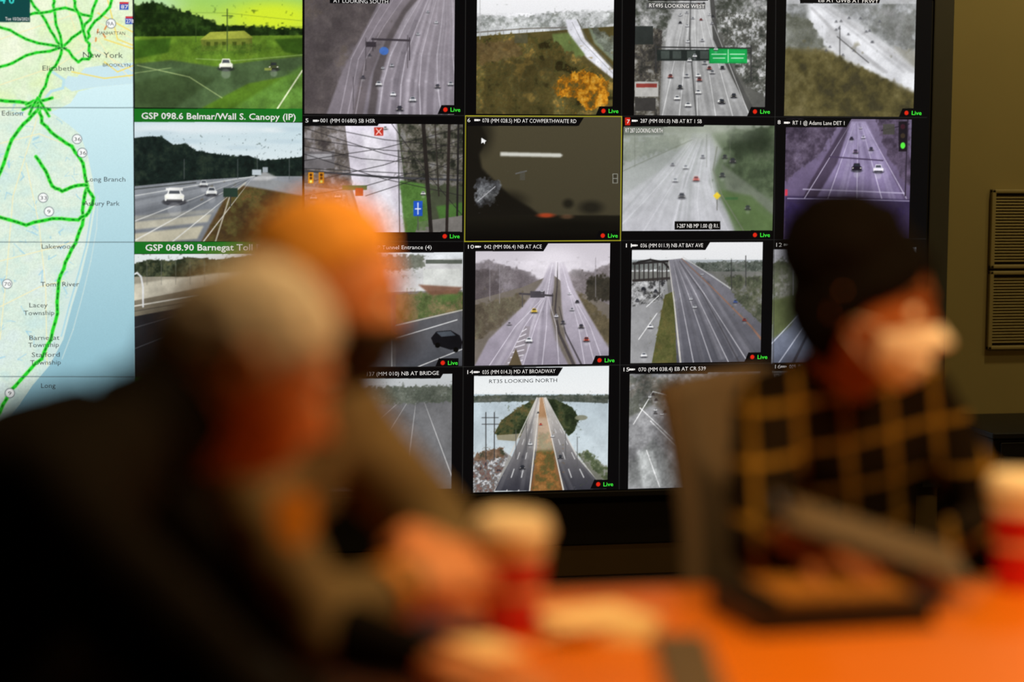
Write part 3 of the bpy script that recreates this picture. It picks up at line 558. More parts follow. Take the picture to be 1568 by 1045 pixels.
for s,x,y in [('5',467,187.5),('6',715,187),('7',959,189),('8',1190,190),('10',714,381),('11',955,379),('12',1186,378),('14',713,573),('15',952,569),('16',1184,565)]: txt(s,x,y,4.5*len(s),6.3,wht,.0)
# small camera glyphs
for x,y in [(482,188),(729,187),(970,188),(1203,191),(730,381),(970,379),(1203,378),(728,573),(966,569),(1198,565)]:
    x0,z0=W(x-3,y-1.5); x1,z1=W(x+4,y-4.5); box('camera_glyph',(x0,DW-.003,z0),(x1,DW-.0025,z1),wht,vw,0); x2,z2=W(x+6,y-1); box('camera_glyph_lens',(x1+.001,DW-.003,z0+.001),(x2,DW-.0025,z1-.0005),wht,vw,0)
for x,y in lives: txt('Live',x-1,y+3,15,6.5,grn,.01)
txt('RT35 LOOKING NORTH',748,587,104,6,gdk,.0); txt('RT495 LOOKING WEST',993,11,85,6,wht,.0); txt('RT 287 LOOKING NORTH',957,203,57,7,wht,.0); txt('I-287 NB MP 1.00 @ R1.',1036,349,64,6.5,wht,.0); txt('RT9 LOOKING NORTH',1184,579,56,6,wht,.0); txt('V-1',1218,360,12,7,blu,.02)
for s,x,y,w,h in [('New York',126,88,61,9),('MANHATTAN',148,53,43,5.5),('BROOKLYN',157,102,42,5.5),('Elizabeth',64,108,48,8),('Edison',2,177,32,8),('New',84,76,18,7),('Long Branch',131,278,60,7.5),('Asbury Park',128,315,55,7.5),('Lakewood',63,381,50,7.5),('Toms River',62,439,59,7.5),('Lacey',44,471,28,7.5),('Township',36,483,47,7.5),('Barnegat',44,521,46,7.5),('Township',43,532,47,7.5),('Stafford',48,547,43,7.5),('Township',46,559,47,7.5),('Long',62,594,22,7.5)]: txt(s,x,y,w,h,gdk,.0)
for s,x,y in [('36',113,216),('36',121,237),('33',61,306),('9',72,327),('70',6,438),('9',12,605),('9A',164,39)]: txt(s,x,y,10 if len(s)>1 else 5,6,gdk,.0)
for s,x,y in [('87',185,13),('278',193,35)]: txt(s,x,y,11,6,wht,.01)
txt('4 0',0,5,22,11,em('text_teal',(60,210,200)),.02); txt('Tue 10/26/2021',8,31,36,5,wht,.0)
bpy.context.view_layer.update()
for i,(o,px,py,w,h) in enumerate(TX):
    x,z=W(px,py); x2,_=W(px+w,py); _,z2=W(px,py-h)
    o.rotation_euler=(math.pi/2,0,0); o.location=(x,DW-.0025,z); o.scale=((x2-x)/max(o.dimensions.x,1e-3),(z2-z)/.73,1)

# ================================================================== ROOM
wallm=mat('wall_paint_olive',(150,136,84),.85,nscale=6,namt=.06)
floorm=mat('carpet_dark',(44,36,28),.95,nscale=60,namt=.3,bump=.3); ceilm=mat('ceiling_tile',(120,112,96),.9,nscale=20,namt=.1)
YB=DW+.11
box('wall_back',(-3.2,YB,0),(5.2,YB+.12,2.9),wallm,None,0)
box('wall_left',(-3.32,-1.6,0),(-3.2,YB+.12,2.9),wallm,None,0); box('wall_right',(5.2,-1.6,0),(5.32,YB+.12,2.9),wallm,None,0)
box('wall_front',(-3.32,-1.72,0),(5.32,-1.6,2.9),wallm,None,0)
box('floor',(-3.32,-1.72,-.1),(5.32,YB+.12,0),floorm,None,0); box('ceiling',(-3.32,-1.72,2.9),(5.32,YB+.12,3.0),ceilm,None,0)
box('baseboard_back',(-3.2,YB-.015,0),(5.2,YB,.1),mat('baseboard_tan',(104,86,50),.6,nscale=10,namt=.1),None,.003)
box('trim_1',(XL-.1,YB-.03,.1),(XR+.02,YB,ZB-.022),mat('panel_black',(10,9,8),.7,nscale=20,namt=.2),None,.003)
cab=empty('low_cabinet'); zc=W(1540,640)[1]
cm=mat('cabinet_black',(14,13,12),.5,nscale=12,namt=.2)
box('carcass',(XR2+.03,YB-.42,.06),(5.0,YB-.005,zc-.02),cm,cab,.004); box('top',(XR2+.02,YB-.44,zc-.02),(5.01,YB-.005,zc),cm,cab,.004); box('plinth',(XR2+.06,YB-.38,0),(4.97,YB-.02,.06),cm,cab,0)
for k in range(4):
    x=XR2+.05+k*.45; box('door_panel_%d'%k,(x,YB-.435,.08),(x+.43,YB-.42,zc-.03),cm,cab,.003); box('handle_%d'%k,(x+.38,YB-.445,.2),(x+.395,YB-.435,.32),mat('handle',(90,86,76),.3,.8),cab,.002)
vg=empty('wall_vent_grille'); vm=mat('grille_paint',(150,136,86),.5,nscale=30,namt=.05); vd=mat('grille_dark',(40,34,20),.8)
fx=(YB)/DW
def WB(px,py): 
    x,z=W(px,py); return x*fx, CZ+(z-CZ)*fx
gx0,gz1=WB(1516,290); _,gz0=WB(1516,535); gx1=gx0+.34; zm=(gz0+gz1)/2
box('backing',(gx0,YB-.004,gz0),(gx1,YB-.001,gz1),vd,vg,0)
for (za,zb) in ((gz0,zm-.004),(zm+.004,gz1)):
    box('frame_l',(gx0,YB-.02,za),(gx0+.014,YB-.002,zb),vm,vg,.003); box('frame_r',(gx1-.014,YB-.02,za),(gx1,YB-.002,zb),vm,vg,.003)
    box('frame_b',(gx0,YB-.02,za),(gx1,YB-.002,za+.012),vm,vg,.003); box('frame_t',(gx0,YB-.02,zb-.012),(gx1,YB-.002,zb),vm,vg,.003)
    n=22
    for i in range(n):
        z=za+.02+(zb-za-.04)*(i+.5)/n
        Mx=Matrix.Translation((0,YB-.01,z))@Matrix.Rotation(math.radians(35),4,'X')
        box('louvre',(gx0+.014,-.005,-.0010),(gx1-.014,.005,.0010),vm,vg,0,Mx)

# ================================================================== TABLE
tm=mat('wood_orange',(216,120,14),.42,nscale=3,namt=.18)
tb=empty('conference_table'); TX0,TX1,TY0,TY1=.42,2.75,1.75,3.34
box('top',(TX0,TY0,.71),(TX1,TY1,.75),tm,tb,.012)
dkm=mat('leg_black',(20,18,16),.4,nscale=10,namt=.2)
for i,(x,y) in enumerate([(TX0+.35,TY0+.2),(TX1-.2,TY0+.2),(TX0+.35,TY1-.35),(TX1-.2,TY1-.35)]): box('leg_%d'%i,(x-.035,y-.035,0),(x+.035,y+.035,.71),dkm,tb,.005)
box('rail_1',(TX0+.35,TY0+.19,.64),(TX1-.2,TY0+.21,.71),dkm,tb,.003); box('rail_2',(TX0+.35,TY1-.36,.64),(TX1-.2,TY1-.34,.71),dkm,tb,.003)

# ================================================================== CUPS
redm=mat('cup_red',(206,16,18),.45,nscale=30,namt=.12); lidm=mat('cup_lid_white',(244,236,214),.35,nscale=10,namt=.03); sleeve=mat('cup_sleeve_cream',(226,190,150),.7,nscale=60,namt=.1)
def cup(x,y,h=.15,rt=.043):
    e=empty('paper_coffee_cup'); L=(x,y,.75); rb=rt*.72
    lathe('body',[(0,.003),(rb-.004,.003),(rb-.002,0),(rb,0),(rb,.004),(rt,h),(rt+.002,h+.002),(rt-.002,h+.003)],redm,e,L)
    def rr(t): return rb+(rt-rb)*t
    lathe('white_band',[(rr(.76)+.0006,h*.76),(rr(.86)+.0012,h*.86),(rr(.96)+.0006,h*.96)],lidm,e,L)
    lathe('star_band',[(rr(.40)+.0006,h*.40),(rr(.43)+.0010,h*.43),(rr(.46)+.0006,h*.46)],sleeve,e,L)
    lathe('lid',[(rt+.001,h-.008),(rt+.0045,h-.008),(rt+.0045,h+.002),(rt+.002,h+.006),(rt-.002,h+.018),(rt-.004,h+.020),(rt-.007,h+.018),(rt-.009,h+.013),(0,h+.013)],lidm,e,L)
    lathe('sip_hole',[(0,h+.0142),(.004,h+.0142),(.004,h+.0132)],dkm,e,(x+rt*.6,y,.75),12)
    return e
cup(.692,3.06,.140,.047); cup(1.492,3.235,.148,.047)

# ================================================================== PEOPLE
ico=bmesh.new(); bmesh.ops.create_icosphere(ico,subdivisions=2,radius=1); ICO=[v.co.copy() for v in ico.verts]; ico.free()
def hullbm(out,sph):
    bm=bmesh.new()
    for c,r in sph:
        rr=r if isinstance(r,tuple) else (r,r,r)
        for v in ICO: bm.verts.new((c[0]+v.x*rr[0],c[1]+v.y*rr[1],c[2]+v.z*rr[2]))
    res=bmesh.ops.convex_hull(bm,input=bm.verts[:],use_existing_faces=False)
    bad=list({g for g in res['geom_interior']+res['geom_unused'] if isinstance(g,bmesh.types.BMVert)})
    bmesh.ops.delete(bm,geom=bad,context='VERTS'); bmesh.ops.recalc_face_normals(bm,faces=bm.faces[:])
    me=bpy.data.meshes.new('t'); bm.to_mesh(me); bm.free(); out.from_mesh(me); bpy.data.meshes.remove(me)
def remeshed(name,bm,vox,smooth,parent,mats,sub=0):
    me=bpy.data.meshes.new(name); bm.to_mesh(me); bm.free()
    o=bpy.data.objects.new(name,me); COL.objects.link(o)
    r=o.modifiers.new('r','REMESH'); r.mode='VOXEL'; r.voxel_size=vox; r.use_smooth_shade=True
    s=o.modifiers.new('s','SMOOTH'); s.iterations=smooth; s.factor=.5
    dg=bpy.context.evaluated_depsgraph_get(); m2=bpy.data.meshes.new_from_object(o.evaluated_get(dg))
    bpy.data.objects.remove(o); bpy.data.meshes.remove(me); m2.name=name; m2.materials.clear()
    return addobj(name,m2,parent,mats,True)
def segd(p,a,b):
    ab=b-a; t=max(0,min(1,(p-a).dot(ab)/max(ab.length_squared,1e-9))); return (p-a-ab*t).length
def body(parent,J,mt,mtr,ms,mk,g=1.):
    J={k:Vector(v) for k,v in J.items()}
    bm=bmesh.new(); mid=lambda a,b,t=.5:a.lerp(b,t)
    hullbm(bm,[(J['hipL'],.105*g),(J['hipR'],.105*g),(J['waist'],.115*g)])
    hullbm(bm,[(mid(J['waist'],mid(J['hipL'],J['waist']),.4),.105*g),(mid(J['waist'],mid(J['hipR'],J['waist']),.4),.105*g),(mid(J['chest'],J['shL'],.45),.105*g),(mid(J['chest'],J['shR'],.45),.105*g),(J['chest'],.12*g)])
    hullbm(bm,[(J['chest'],.11*g),(J['shL'],.066*g),(J['shR'],.066*g),(J['neck'],.062)])
    hullbm(bm,[(J['neck'],.06),(J['head'],.052)])
    for s in 'LR':
        hullbm(bm,[(J['sh'+s],.066*g),(J['el'+s],.05*g)]); hullbm(bm,[(J['el'+s],.05*g),(J['wr'+s],.034)])
        hullbm(bm,[(J['hip'+s],.1*g),(J['kn'+s],.068*g)]); hullbm(bm,[(J['kn'+s],.066*g),(J['an'+s],.048)])
        an=J['an'+s]; d=(J['kn'+s]-J['hip'+s]); d.z=0; d.normalize()
        hullbm(bm,[((an.x-d.x*.03,an.y-d.y*.03,.04),.04),((an.x+d.x*.15,an.y+d.y*.15,.03),(.045,.045,.03)),(an,.045)])
    o=remeshed('body_clothed',bm,.012,5,parent,[mt,mtr,ms,mk])
    me=o.data
    for v in me.vertices:
        c=v.co
        if segd(c,J['neck'],J['head'])>.09 and c.z>.1:
            q=mnoise.noise(Vector((c.x*9,c.y*9,c.z*16)))*.007+mnoise.noise(Vector((c.x*24+5,c.y*24,c.z*30)))*.0025
            v.co+=v.normal*q
    for p in me.polygons:
        c=p.center
        ds=[(min(segd(c,J['waist'],J['chest'])-.03,segd(c,J['shL'],J['shR']),segd(c,J['elL'],J['shL']),segd(c,J['elR'],J['shR']),segd(c,J['elL'],J['wrL']),segd(c,J['elR'],J['wrR'])),0),
            (min(segd(c,J['hipL'],J['hipR']),segd(c,J['hipL'],J['knL']),segd(c,J['hipR'],J['knR']),segd(c,J['anL'],J['knL']),segd(c,J['anR'],J['knR'])),1)]
        k=min(ds)[1]
        if k==1 and c.z<.09: k=2
        if segd(c,J['neck'].lerp(J['head'],.25),J['head'])<.062 and (c-J['neck']).dot(J['head']-J['neck'])>.0: k=3
        p.material_index=k
    return o
def hand(name,parent,wr,d,nrm,side,curl,m,spread=1.):
    """wr wrist, d pointing, nrm back-of-hand normal, side +1/-1 thumb lateral"""
    wr=Vector(wr); X=Vector(d).normalized(); Z=Vector(nrm); Z=(Z-X*Z.dot(X)).normalized(); Y=Z.cross(X)*side
    P=lambda x,y,z: wr+X*x+Y*y+Z*z
    bm=bmesh.new()
    hullbm(bm,[(P(-.02,.0,0),.024),(P(0,.014,0),.019),(P(0,-.014,0),.019),(P(.03,.028,-.003),.014),(P(.084,.034,0),.0115),(P(.084,-.034,-.002),.0105),(P(.04,-.03,-.003),.013)])
    for i,(y,L) in enumerate(((.033,.072),(.011,.081),(-.011,.075),(-.032,.058))):
        a=-.08; p=P(.084,y,0); r=.0098
        for s,f in enumerate((.46,.3,.24)):
            a+=curl*(1+.12*i) if s else curl*.7
            dd=X*math.cos(a)-Z*math.sin(a)+Y*y*1.2*spread*(1 if s==0 else .2)
            q=p+dd.normalized()*L*f; hullbm(bm,[(p,r),(q,r*.88)]); p=q; r*=.88
    p=P(.022,.026,-.006); r=.0125; a=.75
    for f in (.042,.032,.025):
        dd=X*math.cos(a)+Y*math.sin(a)-Z*.35; q=p+dd.normalized()*f; hullbm(bm,[(p,r),(q,r*.85)]); p=q; r*=.85; a-=curl*.55
    return remeshed(name,bm,.0032,3,parent,[m])
def hp(az,el,off=0.,jaw=1.):
    ce,se=math.cos(el),math.sin(el); x=.098*ce*math.cos(az); y=.077*ce*math.sin(az); z=.118*se
    n=Vector((ce*math.cos(az),ce*math.sin(az),se))
    t=max(0,min(1,(-z-.02)/.098)); y*=1-.30*t*t-.08*t; 
    if x<0: x*=1-.45*t; x*=1.04
    else: x=x*(1+.10*math.sin(math.pi*t)*.6)+.012*t*max(0,math.cos(az))
    if x>0:
        zp=math.exp(-((z+.030)/.013)**2)*.020+ (math.exp(-((z+.010)/.020)**2)*.010)
        x+=zp*math.exp(-(y/.0115)**2)*1.15
        x-=.009*(math.exp(-(((abs(y)-.031)/.016)**2)-((z-.006)/.013)**2))
        x+=.005*math.exp(-((z-.030)/.010)**2)*math.exp(-(y/.05)**2)
        x+=.006*math.exp(-((z+.066)/.006)**2)*math.exp(-(y/.020)**2)+.005*math.exp(-((z+.077)/.006)**2)*math.exp(-(y/.018)**2)
        x-=.004*math.exp(-((z+.0715)/.0025)**2)*math.exp(-(y/.022)**2)
        x+=.007*math.exp(-((z+.098)/.014)**2)*math.exp(-(y/.024)**2)
        x+=.003*math.exp(-(((abs(y)-.045)/.016)**2)-((z+.02)/.018)**2)
    return Vector((x,y,z))+n*off
def patch(name,f,nu,nv,m,parent,Mh,closed=True,solid=0):
    vs=[Mh@f(i/nu,j/nv) for i in range(nu+(0 if closed else 1)) for j in range(nv+1)]; fs=[]
    N=nu if closed else nu+1
    for i in range(nu):
        i2=(i+1)%N if closed else i+1
        for j in range(nv): fs.append((i*(nv+1)+j,i2*(nv+1)+j,i2*(nv+1)+j+1,i*(nv+1)+j+1))
    me=bpy.data.meshes.new(name); me.from_pydata(vs,[],fs); me.update()
    o=addobj(name,me,parent,[m],True)
    if solid: s=o.modifiers.new('s','SOLIDIFY'); s.thickness=solid; s.offset=0
    return o
eyew=mat('eye_white',(226,220,210),.2); iris=mat('iris_dark',(40,26,16),.15); lipm=mat('lip',(150,80,66),.5)
def head(parent,c,yaw,pitch,skin,hair,mask=None,hairline=(40,12,-38),hoff=.012,bald=False,roll=0):
    Mh=Matrix.Translation(c)@Matrix.Rotation(yaw,4,'Z')@Matrix.Rotation(pitch,4,'Y')@Matrix.Rotation(roll,4,'X')
    patch('head',lambda u,v:hp(u*2*math.pi,(-.5+v)*math.pi*.998),72,64,skin,parent,Mh)
    def hl(az):
        t=abs(((az+math.pi)%(2*math.pi))-math.pi)/math.pi
        a,b_,c_=hairline; return math.radians(a+(b_-a)*min(1,t/.42) if t<.42 else b_+(c_-b_)*min(1,(t-.42)/.25))
    def hf(u,v):
        az=u*2*math.pi; e0=hl(az); el=e0+(math.pi/2-e0)*v
        nz=mnoise.noise(Vector((math.cos(az)*6,math.sin(az)*6,el*7)))*.005+mnoise.noise(Vector((math.cos(az)*30,math.sin(az)*30,el*6)))*.0015
        return hp(az,el,(hoff+nz)*min(1,v*6+.25))
    if hair: patch('hair',hf,96,28,hair,parent,Mh)
    for s in (1,-1):
        for nm,r,dx,mm in (('eyeball',.0125,.0,eyew),('iris',.0062,.0075,iris)):
            bm=bmesh.new(); bmesh.ops.create_uvsphere(bm,u_segments=20,v_segments=12,radius=r,matrix=Mh@Matrix.Translation((.0775+dx,s*.031,.004)))
            me=bpy.data.meshes.new(nm); bm.to_mesh(me); bm.free(); addobj(nm,me,parent,[mm],True)
        tube('eyebrow',[Mh@(hp(s*math.radians(a),math.radians(el),.002)) for a,el in ((12,16),(20,19),(30,19),(40,15))],.0028,hair or skin,parent)
        bm=bmesh.new(); pts=[]
        for k in range(9):
            a=math.radians(-110+k*34); pts.append(Vector((-.012-.017*math.cos(a+math.pi/2),s*(.076+.010*(1 if k<6 else .6)),.030*math.sin(a+math.pi/2))))
        for k in range(8): hullbm(bm,[(pts[k],.0048),(pts[k+1],.0048)])
        hullbm(bm,[(Vector((-.010,s*.072,.012)),(.012,.005,.014)),(Vector((-.010,s*.073,-.018)),(.008,.005,.010))])
        hullbm(bm,[(Vector((-.004,s*.074,-.027)),.0065),(pts[0],.0045)])
        bm.transform(Mh); remeshed('ear',bm,.0028,3,parent,[skin])
    if mask:
        def mf(u,v):
            az=math.radians(-66+132*u); k=abs(2*u-1); e1=math.radians(-6-6*k*k); e0=math.radians(-66+26*k*k)
            p=hp(az,e0+(e1-e0)*v,.008+.006*math.sin(math.pi*v)*(1-k)); p.x+=.0018*math.sin(v*math.pi*8)*(1-k*k); return p
        patch('face_mask',mf,40,40,mask,parent,Mh,False,.0015)
        for s in (1,-1):
            for e in (-9,-42):
                tube('mask_loop',[Mh@hp(s*math.radians(66),math.radians(e+2),.008),Mh@hp(s*math.radians(82),math.radians(e*.6),.008),Mh@Vector((-.02,s*.082,e*.0004))],.0012,mask,parent)
    else:
        def lf(u,v): return hp(math.radians(-15+30*u),math.radians(-42+9*v),.0015*math.sin(math.pi*u)*math.sin(math.pi*v)+.0003)
        patch('lips',lf,20,10,lipm,parent,Mh,False)
    return Mh
skinA=mat('skin_light',(206,140,96),.55,nscale=25,namt=.12); skinC=mat('skin_brown',(150,88,44),.55,nscale=25,namt=.1)
jack=mat('jacket_black',(8,7,7),.9,nscale=50,namt=.2,bump=.3,spec=.12); trou=mat('trousers_dark',(14,12,14),.95,nscale=50,namt=.2,spec=.15); shoe=mat('shoe_black',(12,11,11),.4)
greyh=mat('hair_grey',(196,196,196),.85,nscale=60,namt=.3,bump=.6,spec=.2); sandy=mat('hair_sandy',(222,160,70),.8,nscale=80,namt=.2,bump=.3,spec=.2); blackh=mat('hair_black',(7,5,5),.85,nscale=60,namt=.4,bump=.6,spec=.1)
uni=mat('uniform_shirt_taupe',(104,94,72),.9,nscale=12,namt=.3,bump=.15,spec=.2); gold=mat('gold_patch',(196,130,24),.5,nscale=40,namt=.2)
# man A (dark jacket, grey hair) leaning over the table
A=empty('seated_man')
JA=dict(hipL=(-.16,2.72,.58),hipR=(-.16,2.50,.58),waist=(-.10,2.61,.76),chest=(.04,2.61,.985),neck=(.175,2.645,1.085),head=(.255,2.675,1.13),
 shL=(.12,2.80,1.055),shR=(.06,2.42,1.045),elL=(.34,2.86,.84),elR=(.27,2.37,.83),wrL=(.52,2.72,.80),wrR=(.50,2.47,.795),
 knL=(.30,2.74,.53),knR=(.30,2.48,.53),anL=(.27,2.74,.09),anR=(.25,2.48,.09))
body(A,JA,jack,trou,shoe,skinA,1.12)
head(A,(.296,2.683,1.147),math.radians(2),math.radians(24),skinA,greyh,None,(42,8,-40),.012)
hand('hand_right',A,(.51,2.475,.79),(.9,.42,-.12),(0,-.1,1),1,.45,skinA); hand('hand_left',A,(.53,2.71,.795),(.85,-.5,-.1),(0,.1,1),-1,.4,skinA)
def collar(parent,c,axis,r,h,m,nm='collar'):
    ax=Vector(axis).normalized(); q=Vector((0,0,1)).rotation_difference(ax).to_matrix().to_4x4()
    o=lathe(nm,[(r*1.18,-h*.5),(r*1.05,h*.2),(r*.98,h),(r*.90,h*.95),(r*.93,0)],m,parent,(0,0,0),36); o.data.transform(Matrix.Translation(c)@q); return o
collar(A,(.20,2.652,1.10),(.085,.03,.06),.066,.045,jack)
# man B (uniform shirt, dark face mask)
B=empty('seated_man')
JB=dict(hipL=(.02,3.13,.57),hipR=(-.04,2.93,.57),waist=(.08,3.03,.74),chest=(.29,3.02,.94),neck=(.365,3.0,1.075),head=(.40,2.985,1.14),
 shL=(.470,3.19,1.03),shR=(.285,2.87,1.02),elL=(.640,3.175,.835),elR=(.395,2.80,.82),wrL=(.585,3.01,.872),wrR=(.515,2.86,.862),
 knL=(.42,3.12,.53),knR=(.38,2.92,.53),anL=(.44,3.12,.09),anR=(.40,2.92,.09))
body(B,JB,uni,trou,shoe,skinA,1.08)
head(B,(.424,2.978,1.212),math.radians(-8),math.radians(14),skinA,sandy,mat('mask_black',(18,16,16),.8,nscale=60,namt=.2),(46,24,-30),.008)
hand('hand_left',B,(.583,3.005,.875),(-.35,-.88,.18),(.75,-.1,.6),1,.75,skinA); hand('hand_right',B,(.515,2.865,.867),(.9,.35,.15),(-.1,-.6,.75),1,.7,skinA)
collar(B,(.375,2.995,1.085),(.04,-.01,.08),.064,.035,uni)
bm=bmesh.new(); sh=[(-.03,.035),(0,.042),(.03,.035),(.032,0),(.022,-.028),(0,-.045),(-.022,-.028),(-.032,0)]
vs=[bm.verts.new((x,-.0025*(1-(x/.03)**2),z)) for x,z in sh]; bm.faces.new(vs); g=bmesh.ops.extrude_face_region(bm,geom=bm.faces[:]); bmesh.ops.translate(bm,vec=(0,.004,0),verts=[v for v in g['geom'] if isinstance(v,bmesh.types.BMVert)])
bm.transform(Matrix.Translation((.365,2.755,.965))@Matrix.Rotation(math.radians(10),4,'Z')@Matrix.Rotation(math.radians(-12),4,'X')@Matrix.Scale(.8,4)); me=bpy.data.meshes.new('shoulder_patch'); bm.to_mesh(me); bm.free(); addobj('shoulder_patch',me,B,[gold])
o=lathe('wristwatch',[(.037,-.011),(.040,-.008),(.040,.008),(.037,.011)],gold,B,(0,0,0),32); o.data.transform(Matrix.Translation((.495,2.848,.857))@Vector((0,0,1)).rotation_difference(Vector((.12,.07,.04))).to_matrix().to_4x4())
# woman C (dark updo, white mask, plaid shirt)
def plaid():
    m=bpy.data.materials.new('plaid_shirt'); m.use_nodes=True; nt=m.node_tree; b=nt.nodes['Principled BSDF']; b.inputs['Roughness'].default_value=.95; b.inputs['Specular IOR Level'].default_value=.1
    tc=nt.nodes.new('ShaderNodeTexCoord'); mp=nt.nodes.new('ShaderNodeMapping'); mp.inputs['Rotation'].default_value=(0,math.radians(6),math.radians(20)); nt.links.new(tc.outputs['Object'],mp.inputs['Vector'])
    sp=nt.nodes.new('ShaderNodeSeparateXYZ'); nt.links.new(mp.outputs[0],sp.inputs[0])
    def band(sock,per,wd,ph):
        a=nt.nodes.new('ShaderNodeMath'); a.operation='MULTIPLY_ADD'; a.inputs[1].default_value=1/per; a.inputs[2].default_value=ph; nt.links.new(sock,a.inputs[0])
        f=nt.nodes.new('ShaderNodeMath'); f.operation='FRACT'; nt.links.new(a.outputs[0],f.inputs[0])
        l=nt.nodes.new('ShaderNodeMath'); l.operation='LESS_THAN'; l.inputs[1].default_value=wd/per; nt.links.new(f.outputs[0],l.inputs[0]); return l
    b1=band(sp.outputs['X'],.070,.009,.2); b2=band(sp.outputs['Z'],.074,.009,.3)
    ad=nt.nodes.new('ShaderNodeMath'); ad.operation='MAXIMUM'; nt.links.new(b1.outputs[0],ad.inputs[0]); nt.links.new(b2.outputs[0],ad.inputs[1])
    mx=nt.nodes.new('ShaderNodeMix'); mx.data_type='RGBA'; mx.inputs[6].default_value=rgb(26,20,13); mx.inputs[7].default_value=rgb(140,112,46)
    nt.links.new(ad.outputs[0],mx.inputs[0]); nt.links.new(mx.outputs[2],b.inputs['Base Color']); return m
C=empty('seated_woman')
JC=dict(hipL=(1.43,3.74,.56),hipR=(1.29,3.60,.56),waist=(1.355,3.65,.74),chest=(1.345,3.58,.91),neck=(1.315,3.50,1.035),head=(1.29,3.44,1.09),
 shL=(1.475,3.62,.985),shR=(1.185,3.47,.985),elL=(1.56,3.48,.81),elR=(1.13,3.36,.80),wrL=(1.37,3.27,.79),wrR=(1.14,3.20,.84),
 knL=(1.68,3.42,.52),knR=(1.55,3.30,.52),anL=(1.70,3.44,.09),anR=(1.57,3.30,.09))
body(C,JC,plaid(),trou,shoe,skinC,.95)
maskw=mat('mask_white',(244,242,236),.8,nscale=50,namt=.04)
MC=head(C,(1.300,3.385,1.15),math.radians(-34),math.radians(6),skinC,blackh,maskw,(34,4,-48),.018)
bm=bmesh.new(); bmesh.ops.create_icosphere(bm,subdivisions=5,radius=1)
for v in bm.verts:
    n=v.co.normalized(); q=1+.06*mnoise.noise(n*3)+.03*mnoise.noise(n*9); v.co=Vector((n.x*.102*q,n.y*.094*q,n.z*.092*q))
bm.transform(MC@Matrix.Translation((-.040,0,.080))); me=bpy.data.meshes.new('hair_updo'); bm.to_mesh(me); bm.free(); addobj('hair_updo',me,C,[blackh],True)
hand('hand_left',C,(1.365,3.265,.79),(-.75,-.6,-.1),(0,0,1),1,.4,skinC); hand('hand_right',C,(1.14,3.195,.84),(.6,-.7,-.15),(-.2,.1,.9),-1,.5,skinC)

# ================================================================== CHAIRS
chg=mat('chair_fabric_grey',(124,112,98),.9,nscale=80,namt=.15,bump=.2,spec=.2); chb=mat('chair_black',(12,11,11),.6,nscale=20,namt=.2,spec=.2)
def chair(c,yaw,m):
    e=empty('office_chair'); Mc=Matrix.Translation((c[0],c[1],0))@Matrix.Rotation(yaw,4,'Z')
    def xb(n,lo,hi,mm,bv=.01): return box(n,lo,hi,mm,e,bv,Mc)
    xb('seat',(-.23,-.24,.40),(.25,.24,.455),m,.02)
    vs=[];fs=[];nu,nv=10,14
    for i in range(nu+1):
        for j in range(nv+1):
            y=-.20+.40*i/nu; t=j/nv; z=.54+.45*t; x=-.27-.06*t+.05*(y/.22)**2+.02*math.sin(math.pi*t); vs.append(Mc@Vector((x,y*(1-.08*t),z)))
    for i in range(nu):
        for j in range(nv): k=i*(nv+1)+j; fs.append((k,k+nv+1,k+nv+2,k+1))
    me=bpy.data.meshes.new('backrest'); me.from_pydata(vs,[],fs); me.update(); o=addobj('backrest',me,e,[m],True); s=o.modifiers.new('s','SOLIDIFY'); s.thickness=.04; s.offset=0
    tube('back_bracket',[Mc@Vector(p) for p in ((-.1,0,.39),(-.26,0,.40),(-.31,0,.5),(-.31,0,.66))],.018,chb,e)
    lathe('gas_column',[(.0,.08),(.03,.08),(.03,.25),(.02,.25),(.02,.4),(0,.4)],chb,e,(c[0],c[1],0),20)
    for k in range(5):
        a=yaw+math.pi*2*k/5+.3; p=Vector((c[0]+.27*math.cos(a),c[1]+.27*math.sin(a),.07)); tube('base_spoke_%d'%k,[(c[0],c[1],.11),tuple(p)],.016,chb,e)
        o=lathe('caster_%d'%k,[(0,-.014),(.028,-.012),(.03,0),(.028,.012),(0,.014)],chb,e,(0,0,0),20); o.data.transform(Matrix.Translation((p.x,p.y,.03))@Matrix.Rotation(a,4,'Z')@Matrix.Rotation(math.pi/2,4,'X'))
    return e
chair((-.14,2.61),0,chb); chair((.0,3.04),math.radians(-10),chb); chair((1.445,3.70),math.radians(-44),chg)

# ================================================================== TABLE ITEMS
paper=mat('paper_cream',(246,226,180),.8,nscale=8,namt=.03)
nb=empty('napkin_stack')
for i in range(6): box('sheet_%d'%i,(-.07,-.06,.7502+i*.004),(.07,.06,.7538+i*.004),paper,nb,.001,Matrix.Translation((.80,3.05,0))@Matrix.Rotation(.1*i-.2,4,'Z'))
nb2=empty('paper_note'); box('sheets',(-.035,-.05,.7502),(.035,.05,.757),paper,nb2,.001,Matrix.Translation((.64,2.97,0))@Matrix.Rotation(.3,4,'Z'))
gf=empty('grey_folder'); gm=mat('folder_grey',(92,84,74),.6,nscale=12,namt=.08)
box('cover',(-.035,-.2,.7502),(.035,.2,.757),gm,gf,.001,Matrix.Translation((.86,2.80,0))@Matrix.Rotation(-.22,4,'Z')); box('spine',(-.036,-.2,.7502),(-.03,.2,.760),gm,gf,.001,Matrix.Translation((.86,2.80,0))@Matrix.Rotation(-.22,4,'Z'))
bd=empty('ring_binder'); bk=mat('binder_black',(16,15,15),.5,nscale=20,namt=.2); Mb=Matrix.Translation((1.135,3.08,.7503))@Matrix.Rotation(.06,4,'Z')
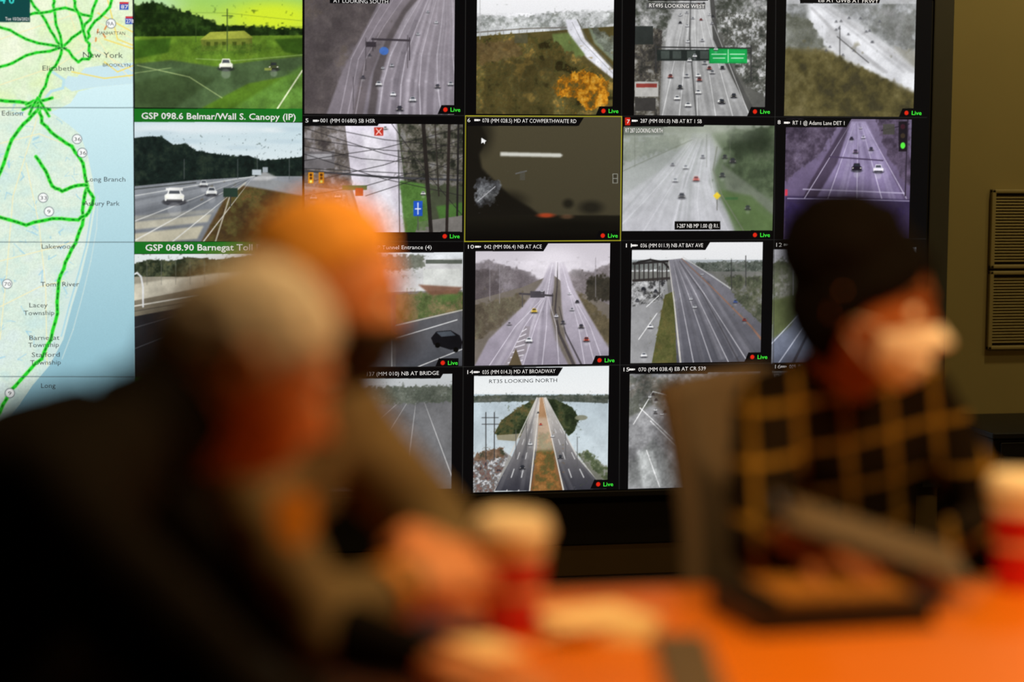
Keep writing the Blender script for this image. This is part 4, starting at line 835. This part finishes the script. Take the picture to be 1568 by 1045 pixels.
box('cover_bottom',(-.13,-.09,0),(.13,.09,.003),bk,bd,.001,Mb); box('cover_top',(-.13,-.09,.034),(.13,.09,.037),bk,bd,.001,Mb); box('spine',(-.133,-.09,0),(-.129,.09,.037),bk,bd,.001,Mb); box('pages',(-.125,-.086,.003),(.122,.086,.034),bk,bd,.001,Mb)
lp=empty('legal_pad'); box('sheets',(-.1,-.07,.0375),(.1,.075,.046),mat('pad_yellow',(150,100,22),.8,nscale=20,namt=.1),lp,.001,Mb); box('binding',(-.103,-.07,.0375),(-.09,.075,.048),bk,lp,.001,Mb)
cb=empty('clipboard'); Mk=Matrix.Translation((1.235,3.165,.845))@Matrix.Rotation(math.radians(-8),4,'Z')@Matrix.Rotation(math.radians(18),4,'Y')@Matrix.Rotation(math.radians(10),4,'X')
box('board',(-.14,-.07,-.003),(.14,.07,0),gm,cb,.001,Mk); box('sheets',(-.13,-.065,.0),(.12,.065,.003),mat('sheet_grey',(90,80,66),.8,nscale=8,namt=.05),cb,.001,Mk); box('clip',(-.14,-.03,.003),(-.12,.03,.012),mat('clip_metal',(110,110,110),.3,.9),cb,.002,Mk)

# ================================================================== LIGHTS
def area(name,loc,size,en,col,rot=(0,0,0),parent=None,spread=math.pi):
    l=bpy.data.lights.new(name,'AREA'); l.shape='DISK'; l.size=size; l.energy=en; l.color=col; l.spread=spread
    o=bpy.data.objects.new(name,l); COL.objects.link(o); o.location=loc; o.rotation_euler=rot
    if parent:o.parent=parent
    return o
shade=mat('lamp_shade',(40,34,28),.5); brass=mat('lamp_cord',(20,18,16),.5)
def pendant(x,y,z,en,col):
    e=empty('pendant_lamp'); lathe('shade',[(.03,.16),(.05,.16),(.19,.0),(.2,0),(.2,-.005),(.19,-.005),(.045,.15)],shade,e,(x,y,z)); tube('cord',[(x,y,z+.16),(x,y,2.9)],.004,brass,e); lathe('canopy',[(0,0),(.05,0),(.05,-.02),(0,-.02)],brass,e,(x,y,2.899),24)
    area('bulb',(x,y,z+.01),.34,en,col,parent=e)
WARM=(1.,.56,.20)
pendant(.88,2.72,2.10,15,WARM); pendant(1.95,2.55,1.95,20,WARM)
def down(x,y,en,col,sz=.18):
    e=empty('ceiling_downlight'); lathe('trim_ring',[(sz*.55,0),(sz*.7,0),(sz*.7,-.012),(sz*.55,-.006)],mat('ring',(200,196,186),.4),e,(x,y,2.9),32); area('led',(x,y,2.885),sz,en,col,parent=e)
down(3.3,6.2,14,(1,.80,.42)); down(4.4,5.2,9,(1,.80,.42)); down(-1.5,4.5,2,WARM)
w=bpy.data.worlds.new('world'); S.world=w; w.use_nodes=True; w.node_tree.nodes['Background'].inputs[0].default_value=(.02,.015,.01,1); w.node_tree.nodes['Background'].inputs[1].default_value=.5
